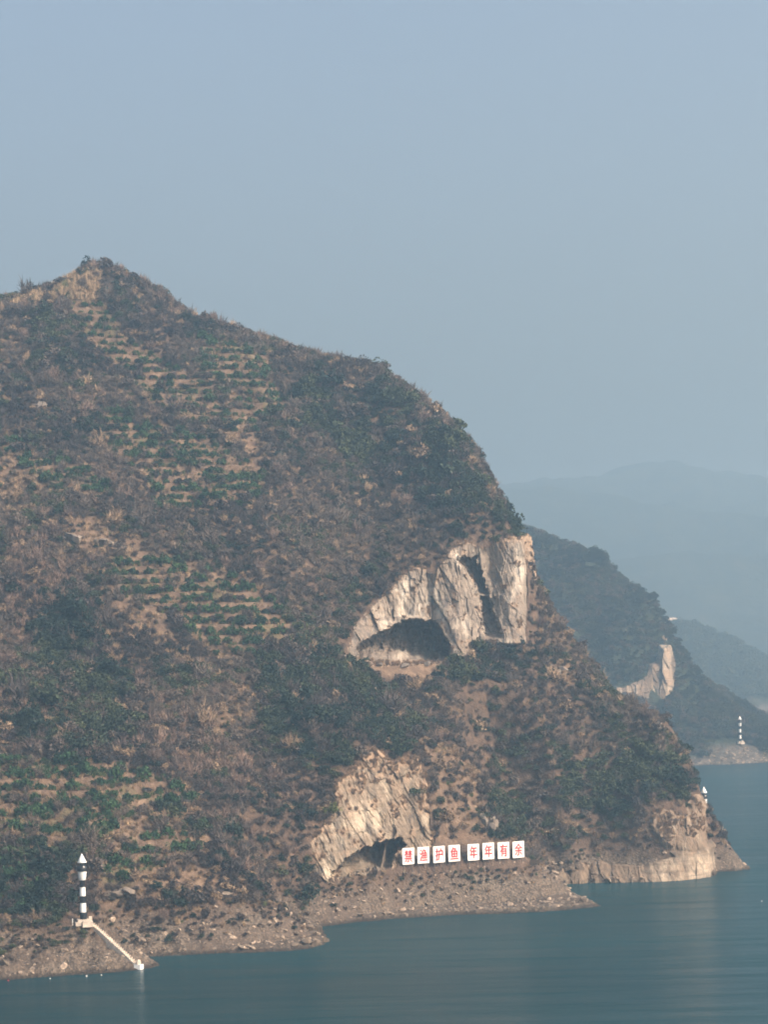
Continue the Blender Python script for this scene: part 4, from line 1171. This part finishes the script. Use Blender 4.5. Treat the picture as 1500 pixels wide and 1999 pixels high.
for n, (px, py, w, lab) in enumerate([(742, 1300, 16, 'fallen block at the left of the big cave floor'), (790, 1302, 20, 'largest fallen block on the apron of the big cave'), (835, 1300, 14, 'fallen block at the right of the big cave floor')]):
    rock('fallen_block', px, py, w, lab, 560 + n, M_ROCK, 0.2)
def knob(px, py, w, label, seed, sc):
    h = hit2(px, py)
    if h is None: h = at(px, py, 1440)
    R = w / 2 / FPX * h[1]
    o = link('rocky_knob', rock_mesh('rocky_knob', seed, 16, 3, M_FOREST, 0.8, 8), label=label, category='rock')
    o.location = (h[0], h[1], h[2] + 0.45 * R); o.scale = (R * sc[0], R * sc[1], R * sc[2])
    g = np.random.default_rng(seed); pts = []
    me = o.data; co = np.array([v.co for v in me.vertices]); co = co[co[:, 2] > 0.1]
    return co * np.array(o.scale) + np.array(o.location)
kp = [knob(1158, 1112, 52, 'rounded wooded knob on the crest of the hazy headland', 580, (1, .8, 1.1)), knob(1264, 1180, 34, 'small knob at the shoulder of the hazy headland', 581, (1, .8, 1.0)), knob(1066, 1080, 46, 'wooded hump where the hazy headland meets the cliff', 582, (1, .8, 1.0))]
kp = np.concatenate(kp); kp = kp[rng.choice(len(kp), 420)]
ks = rng.uniform(1.6, 3.2, len(kp))
scatter('knob_woods', 'trees clinging to the knobs of the hazy headland', 'woods', kp, np.c_[ks, ks, ks], tint_mix((0.018, 0.028, 0.024), (0.050, 0.056, 0.036), rng.uniform(size=len(kp))), SRC_GREEN, 6, 16)

# ------------------------------------------------------------------ navigation beacons
M_WHITE = mat_plain('white_paint', (0.74, 0.74, 0.72), 0.35, 0.5, 0.05, 0.8)
M_BLACK = mat_plain('black_paint', (0.012, 0.013, 0.016), 0.22, 0.5, 0.3, 0.8)
M_CONC = mat_plain('pale_concrete', (0.46, 0.40, 0.335), 0.9, 0.2, 0.3, 1.2)
M_GLASS = mat_plain('lantern_glass', (0.03, 0.035, 0.04), 0.08, 0.6, 0.2)
M_RED = mat_plain('red_paint', (0.34, 0.004, 0.012), 0.7, 0.4, 0.12, 2.0)
M_POST = mat_plain('rusted_post', (0.09, 0.08, 0.07), 0.8, 0.2, 0.4)
M_STEEL = mat_plain('galvanised_steel', (0.34, 0.35, 0.35), 0.5, 0.5, 0.15)

def lathe(name, prof, mat, seg=36, smooth_=True):
    V = []; Q = []; T = []
    for rad, z in prof:
        for k in range(seg):
            a = 2 * math.pi * k / seg
            V.append((rad * math.cos(a), rad * math.sin(a), z))
    for i in range(len(prof) - 1):
        for k in range(seg):
            Q.append((i * seg + k, i * seg + (k + 1) % seg, (i + 1) * seg + (k + 1) % seg, (i + 1) * seg + k))
    V.append((0, 0, prof[0][1])); V.append((0, 0, prof[-1][1]))
    b, t = len(V) - 2, len(V) - 1
    for k in range(seg):
        T.append((b, (k + 1) % seg, k)); T.append((t, (len(prof) - 1) * seg + k, (len(prof) - 1) * seg + (k + 1) % seg))
    me = mesh(name, V, quads=Q, tris=T, mats=[mat])
    if smooth_:
        me.polygons.foreach_set('use_smooth', np.r_[np.ones(len(Q), bool), np.zeros(len(T), bool)])
    return me

def boxes(name, items, mat, bevel=0.0):
    """items: (centre, size[, rotz]) joined into one part."""
    V = []; Q = []
    for it in items:
        (cx, cy, cz), (sx, sy, sz) = it[0], it[1]
        a = it[2] if len(it) > 2 else 0.0
        o = len(V)
        for dz in (-.5, .5):
            for dx, dy in ((-.5, -.5), (.5, -.5), (.5, .5), (-.5, .5)):
                x, y = dx * sx, dy * sy
                V.append((cx + x * math.cos(a) - y * math.sin(a), cy + x * math.sin(a) + y * math.cos(a), cz + dz * sz))
        Q += [tuple(o + i for i in q) for q in ((3, 2, 1, 0), (4, 5, 6, 7), (0, 1, 5, 4), (1, 2, 6, 5), (2, 3, 7, 6), (3, 0, 4, 7))]
    return mesh(name, V, quads=Q, mats=[mat])

BEACON = []
for i, (z0, z1, r0, r1, m) in enumerate([(0.0, 1.60, 0.80, 0.70, M_BLACK), (1.60, 3.66, 0.69, 0.66, M_WHITE), (3.66, 5.24, 0.655, 0.64, M_BLACK), (5.24, 7.20, 0.65, 0.63, M_WHITE), (7.20, 8.80, 0.625, 0.64, M_BLACK)]):
    BEACON.append(('tower_band', lathe('tower_band', [(r0, z0), (r0 + .0, z0 + .02), (r1, z1 - .02), (r1, z1)], m)))
BEACON.append(('flared_head', lathe('flared_head', [(0.74, 8.80), (0.78, 8.86), (1.00, 10.66), (1.02, 10.74)], M_WHITE)))
BEACON.append(('gallery', lathe('gallery', [(1.06, 10.74), (1.08, 10.80), (1.08, 11.95), (1.02, 12.0)], M_BLACK)))
BEACON.append(('lantern', lathe('lantern', [(0.55, 12.0), (0.60, 12.05), (0.60, 12.65), (0.55, 12.70)], M_GLASS)))
BEACON.append(('cone_roof', lathe('cone_roof', [(1.03, 12.70), (1.04, 12.76), (0.05, 14.72), (0.01, 14.76)], M_WHITE)))
rail = [((1.12 * math.cos(a), 1.12 * math.sin(a), 12.3), (0.04, 0.04, 0.7), a) for a in np.arange(0, 6.28, 0.785)]
BEACON.append(('gallery_railing', boxes('gallery_railing', rail, M_BLACK)))
BEACON.append(('ladder', boxes('ladder', [((0.80, dy, 4.6), (0.05, 0.05, 8.0)) for dy in (-0.2, 0.2)] + [((0.80, 0, 0.8 + 0.4 * k), (0.04, 0.4, 0.04)) for k in range(20)], M_BLACK)))
PLINTH = boxes('plinth', [((0.1, 0, -0.45), (2.9, 2.6, 1.0)), ((0.75, -0.9, -0.95), (2.3, 2.0, 1.3)), ((-1.25, -0.7, -0.9), (1.3, 1.6, 0.8)), ((1.65, 0.5, 0.1), (0.7, 0.9, 0.8))], M_CONC)
def beacon(loc, label, rz):
    t = thing('navigation_beacon', loc, rz, label=label, category='beacon', group='striped navigation beacons')
    for nm, me in BEACON: link(nm, me, t)
    link('plinth', PLINTH, t)
    return t
hb = hit(163, 1806)
PB = (hb[0], hb[1], at(163, 1794, hb[1])[2])
beacon(PB, 'black and white striped beacon on the near bank, tallest in view', 0.25)
xm, ym = at(1376, 1600, 735)[:2]
zm = float(ground(xm, ym)) + 0.3
print('mid beacon', xm, ym, zm, proj(xm, ym, zm + 14.7), [float(ground(a, b)) for a, b in ((xm-4,ym),(xm+4,ym),(xm,ym-10),(xm,ym-20))])
beacon((xm, ym, zm), 'striped beacon mostly hidden behind the right-hand point, only its head showing', 0.6)
h2 = hit2(1446, 1453)
beacon((h2[0], h2[1], at(1446, 1447, h2[1])[2]), 'small striped beacon on the hazy headland across the bay', 0.3)

# ------------------------------------------------------------------ stairway, block, posts
def stairway():
    a = hit(180, 1806); b = hit(268, 1888)
    n = 26
    t = thing('concrete_stairway', (b[0], b[1], b[2]), 0, label='straight pale concrete stairway from near beacon down to the water', category='stairway')
    steps, kerb = [], []
    xs = np.linspace(b[0], a[0], n); ys = np.linspace(b[1], a[1], n)
    g = ground(xs, ys); ln = np.linspace(b[2], a[2], n); zs = ln + max(0.0, float(np.percentile(g - ln, 88))) * np.minimum(1, np.minimum(np.arange(n), np.arange(n)[::-1]) / 5.0) + 0.30
    run = math.hypot(a[0] - b[0], a[1] - b[1]) / (n - 1)
    ang = math.atan2(a[1] - b[1], a[0] - b[0])
    for k in range(n):
        steps.append(((xs[k] - b[0], ys[k] - b[1], zs[k] - b[2] - 1.4), (run * 1.02, 0.85, 2.8), ang))
    sx, sy = -math.sin(ang), math.cos(ang)
    for s in (-1, 1):
        kb = [((xs[k] - b[0] + s * 0.50 * sx, ys[k] - b[1] + s * 0.50 * sy, zs[k] - b[2] - 1.25), (run * 1.04, 0.16, 2.8), ang) for k in range(n)]
        link('kerb', boxes('kerb', kb, M_CONC), t)
    link('steps', boxes('steps', steps, M_CONC), t)
    bx = hit(271, 1889)
    m = thing('landing_block', (bx[0], bx[1], 0.0), -0.4, label='small white concrete block at the foot of the stairway', category='block')
    link('base', boxes('base', [((0, 0, 0.45), (1.6, 1.5, 1.3))], M_WHITE), m)
    link('cap', lathe('cap', [(0.62, 1.1), (0.58, 1.7), (0.35, 2.1), (0.30, 2.15)], M_CONC, 4, False), m)
stairway()
def post(px, py, h, label, r=0.09, m=None):
    q = hit(px, py)
    t = thing('marker_post', (q[0], q[1], q[2]), 0, label=label, category='post')
    link('shaft', lathe('shaft', [(r, -0.3), (r, h - 0.1), (r * 0.6, h)], m or M_WHITE, 10), t)
    link('foot', boxes('foot', [((0, 0, 0.03), (r * 4, r * 4, 0.2))], M_CONC), t)
post(142, 1808, 1.5, 'short white post left of the near beacon')
post(181, 1778, 1.2, 'thin white post behind the near beacon at right')
post(388, 1297, 0.9, 'tiny white post at the lower edge of the middle orchard', 0.28)
post(398, 1326, 0.9, 'tiny white post just below the one under the orchard', 0.28)

def float_(px, py, label, m, s=1.0):
    x, y = on_water(px, py)
    t = thing('float', (x, y, 0), 0, label=label, category='float')
    s *= 0.45; t.scale = (s, s, s)
    link('hull', lathe('hull', [(0.25, -0.25), (0.42, -0.05), (0.42, 0.15), (0.28, 0.32)], m, 16), t)
    link('knob', lathe('knob', [(0.10, 0.32), (0.10, 0.5), (0.06, 0.56)], m, 10), t)
float_(1488, 1759, 'lone white float out on the river at right', M_WHITE, 0.9)
float_(169, 1905, 'white float at the waterline below the near beacon', M_WHITE)
float_(198, 1903, 'white float at the waterline left of the stairway foot', M_WHITE, 0.8)
float_(98, 1910, 'white float at the waterline near the left edge', M_WHITE, 0.8)
float_(16, 1914, 'red float at the waterline in the left corner', M_RED, 1.0)

# ------------------------------------------------------------------ lettered boards
def glyph(ch):
    cu = bpy.data.curves.new('glyph', 'FONT'); cu.body = ch; cu.align_x = 'CENTER'; cu.align_y = 'CENTER'
    cu.size = 1.0; cu.extrude = 0.02
    o = bpy.data.objects.new('glyph', cu); scene.collection.objects.link(o)
    dg = bpy.context.evaluated_depsgraph_get()
    me = bpy.data.meshes.new_from_object(o.evaluated_get(dg))
    bpy.data.objects.remove(o); bpy.data.curves.remove(cu)
    co = np.empty(len(me.vertices) * 3, np.float32); me.vertices.foreach_get('co', co); co = co.reshape(-1, 3)
    lo, hi = co.min(0), co.max(0)
    co = (co - (lo + hi) / 2) / (hi - lo).max()
    V = np.c_[co[:, 0], -co[:, 2], co[:, 1]]
    me.calc_loop_triangles()
    T = np.empty(len(me.loop_triangles) * 3, np.int32); me.loop_triangles.foreach_get('vertices', T); T = T.reshape(-1, 3)
    d = 0.028                                            # brush-thick strokes: the outline laid five times, a little apart
    Vs = []; Ts = []
    for i, (dx, dz) in enumerate(((0, 0), (d, 0), (-d, 0), (0, d * 0.7), (0, -d * 0.7))):
        Vs.append(V + np.array([dx, -0.004 * i, dz])); Ts.append(T + i * len(V))
    out = mesh('character', np.concatenate(Vs), tris=np.concatenate(Ts), mats=[M_RED])
    bpy.data.meshes.remove(me)
    return out
def boards():
    cs = [(797.3, 1670.8), (826.8, 1668.7), (857.5, 1667.2), (887.1, 1665), (924.5, 1663), (953.7, 1660.8), (983.4, 1659.5), (1012.4, 1657.7)]
    words = ['leftmost white board, first of the left four, lettered in dense red strokes', 'second white board from the left with red lettering', 'third white board from the left with red lettering', 'fourth white board, last before the gap in the row',
             'fifth white board, first after the gap in the row', 'sixth white board, second after the gap in the row', 'seventh white board, next to the rightmost one', 'rightmost white board of the row with red lettering']
    ya = hit(797, 1704)[1]; yb = hit(1012, 1684)[1]
    print('boards', ya, yb)
    pts = []
    for (px, py) in cs:
        pts.append(at(px, py, ya + (yb - ya) * (px - 797) / (1012 - 797)))
    ang = math.atan2(pts[-1][1] - pts[0][1], pts[-1][0] - pts[0][0])
    seen = {}
    for ch, p, lab in zip('禁渔护鱼年年有余', pts, words):
        g = float(ground(p[0], p[1])) - 0.1
        t = thing('lettered_board', (p[0], p[1], g), ang, label=lab, category='sign board', group='row of white lettered boards above the bank')
        w, h = 22.9 / FPX * p[1] / math.cos(ang), 32.0 / FPX * p[1]
        c = p[2] - g
        link('panel', boxes('panel', [((0, 0, c), (w, 0.14, h))], M_WHITE), t)
        link('frame', boxes('frame', [((0, 0.10, c + s * h * 0.3), (w * 0.96, 0.06, 0.1)) for s in (-1, 1)], M_STEEL), t)
        if ch not in seen: seen[ch] = glyph(ch)
        k = link('character', seen[ch], t)
        s = h * 0.74
        k.location = (0, -0.10, c); k.scale = (s * 0.74, 1.0, s)
        for sx in (-1, 1):
            gx_, gy_ = p[0] + sx * w * 0.36 * math.cos(ang), p[1] + sx * w * 0.36 * math.sin(ang)
            gz = float(ground(gx_, gy_)) - g
            zt = c + h * 0.4
            link('post', boxes('post', [((sx * w * 0.36, 0.2, (zt + gz - 0.4) / 2), (0.12, 0.12, zt - gz + 0.4))], M_POST), t)
            link('footing', boxes('footing', [((sx * w * 0.36, 0.15, gz + 0.12), (0.45, 0.45, 0.3))], M_STONE), t)
boards()

# ------------------------------------------------------------------ house far across the water
M_PLASTER = mat_plain('pale_plaster', (0.42, 0.40, 0.37), 0.9, 0.1, 0.2, 0.3)
def house():
    Ys = np.arange(2250, 2600, 1.0); x, y, z = at(1310, 1222, Ys); g = HILL3(x, y); k = np.argmax(z <= g)
    if z[k] > g[k]: k = 250
    t = thing('far_house', (float(x[k]), float(y[k]), float(g[k])), 0.3, label='pale house high on the distant hill beyond the headland', category='house')
    link('wall', boxes('wall', [((0, 0, 3.0), (12, 8, 7)), ((-8, 1, 1.0), (6, 6, 5))], M_PLASTER), t)
    V = [(-6.5, -4.4, 6.52), (6.5, -4.4, 6.52), (6.5, 4.4, 6.52), (-6.5, 4.4, 6.52), (-6.5, 0, 8.2), (6.5, 0, 8.2)]
    link('roof', mesh('roof', V, quads=[(0, 1, 5, 4), (2, 3, 4, 5), (3, 2, 1, 0)], tris=[(0, 4, 3), (1, 2, 5)], mats=[M_CONC]), t)
    for i in (-4, 0, 4): link('window', boxes('window', [((i, -4.0, 4.0), (1.4, 0.1, 1.6))], M_GLASS), t)
house()
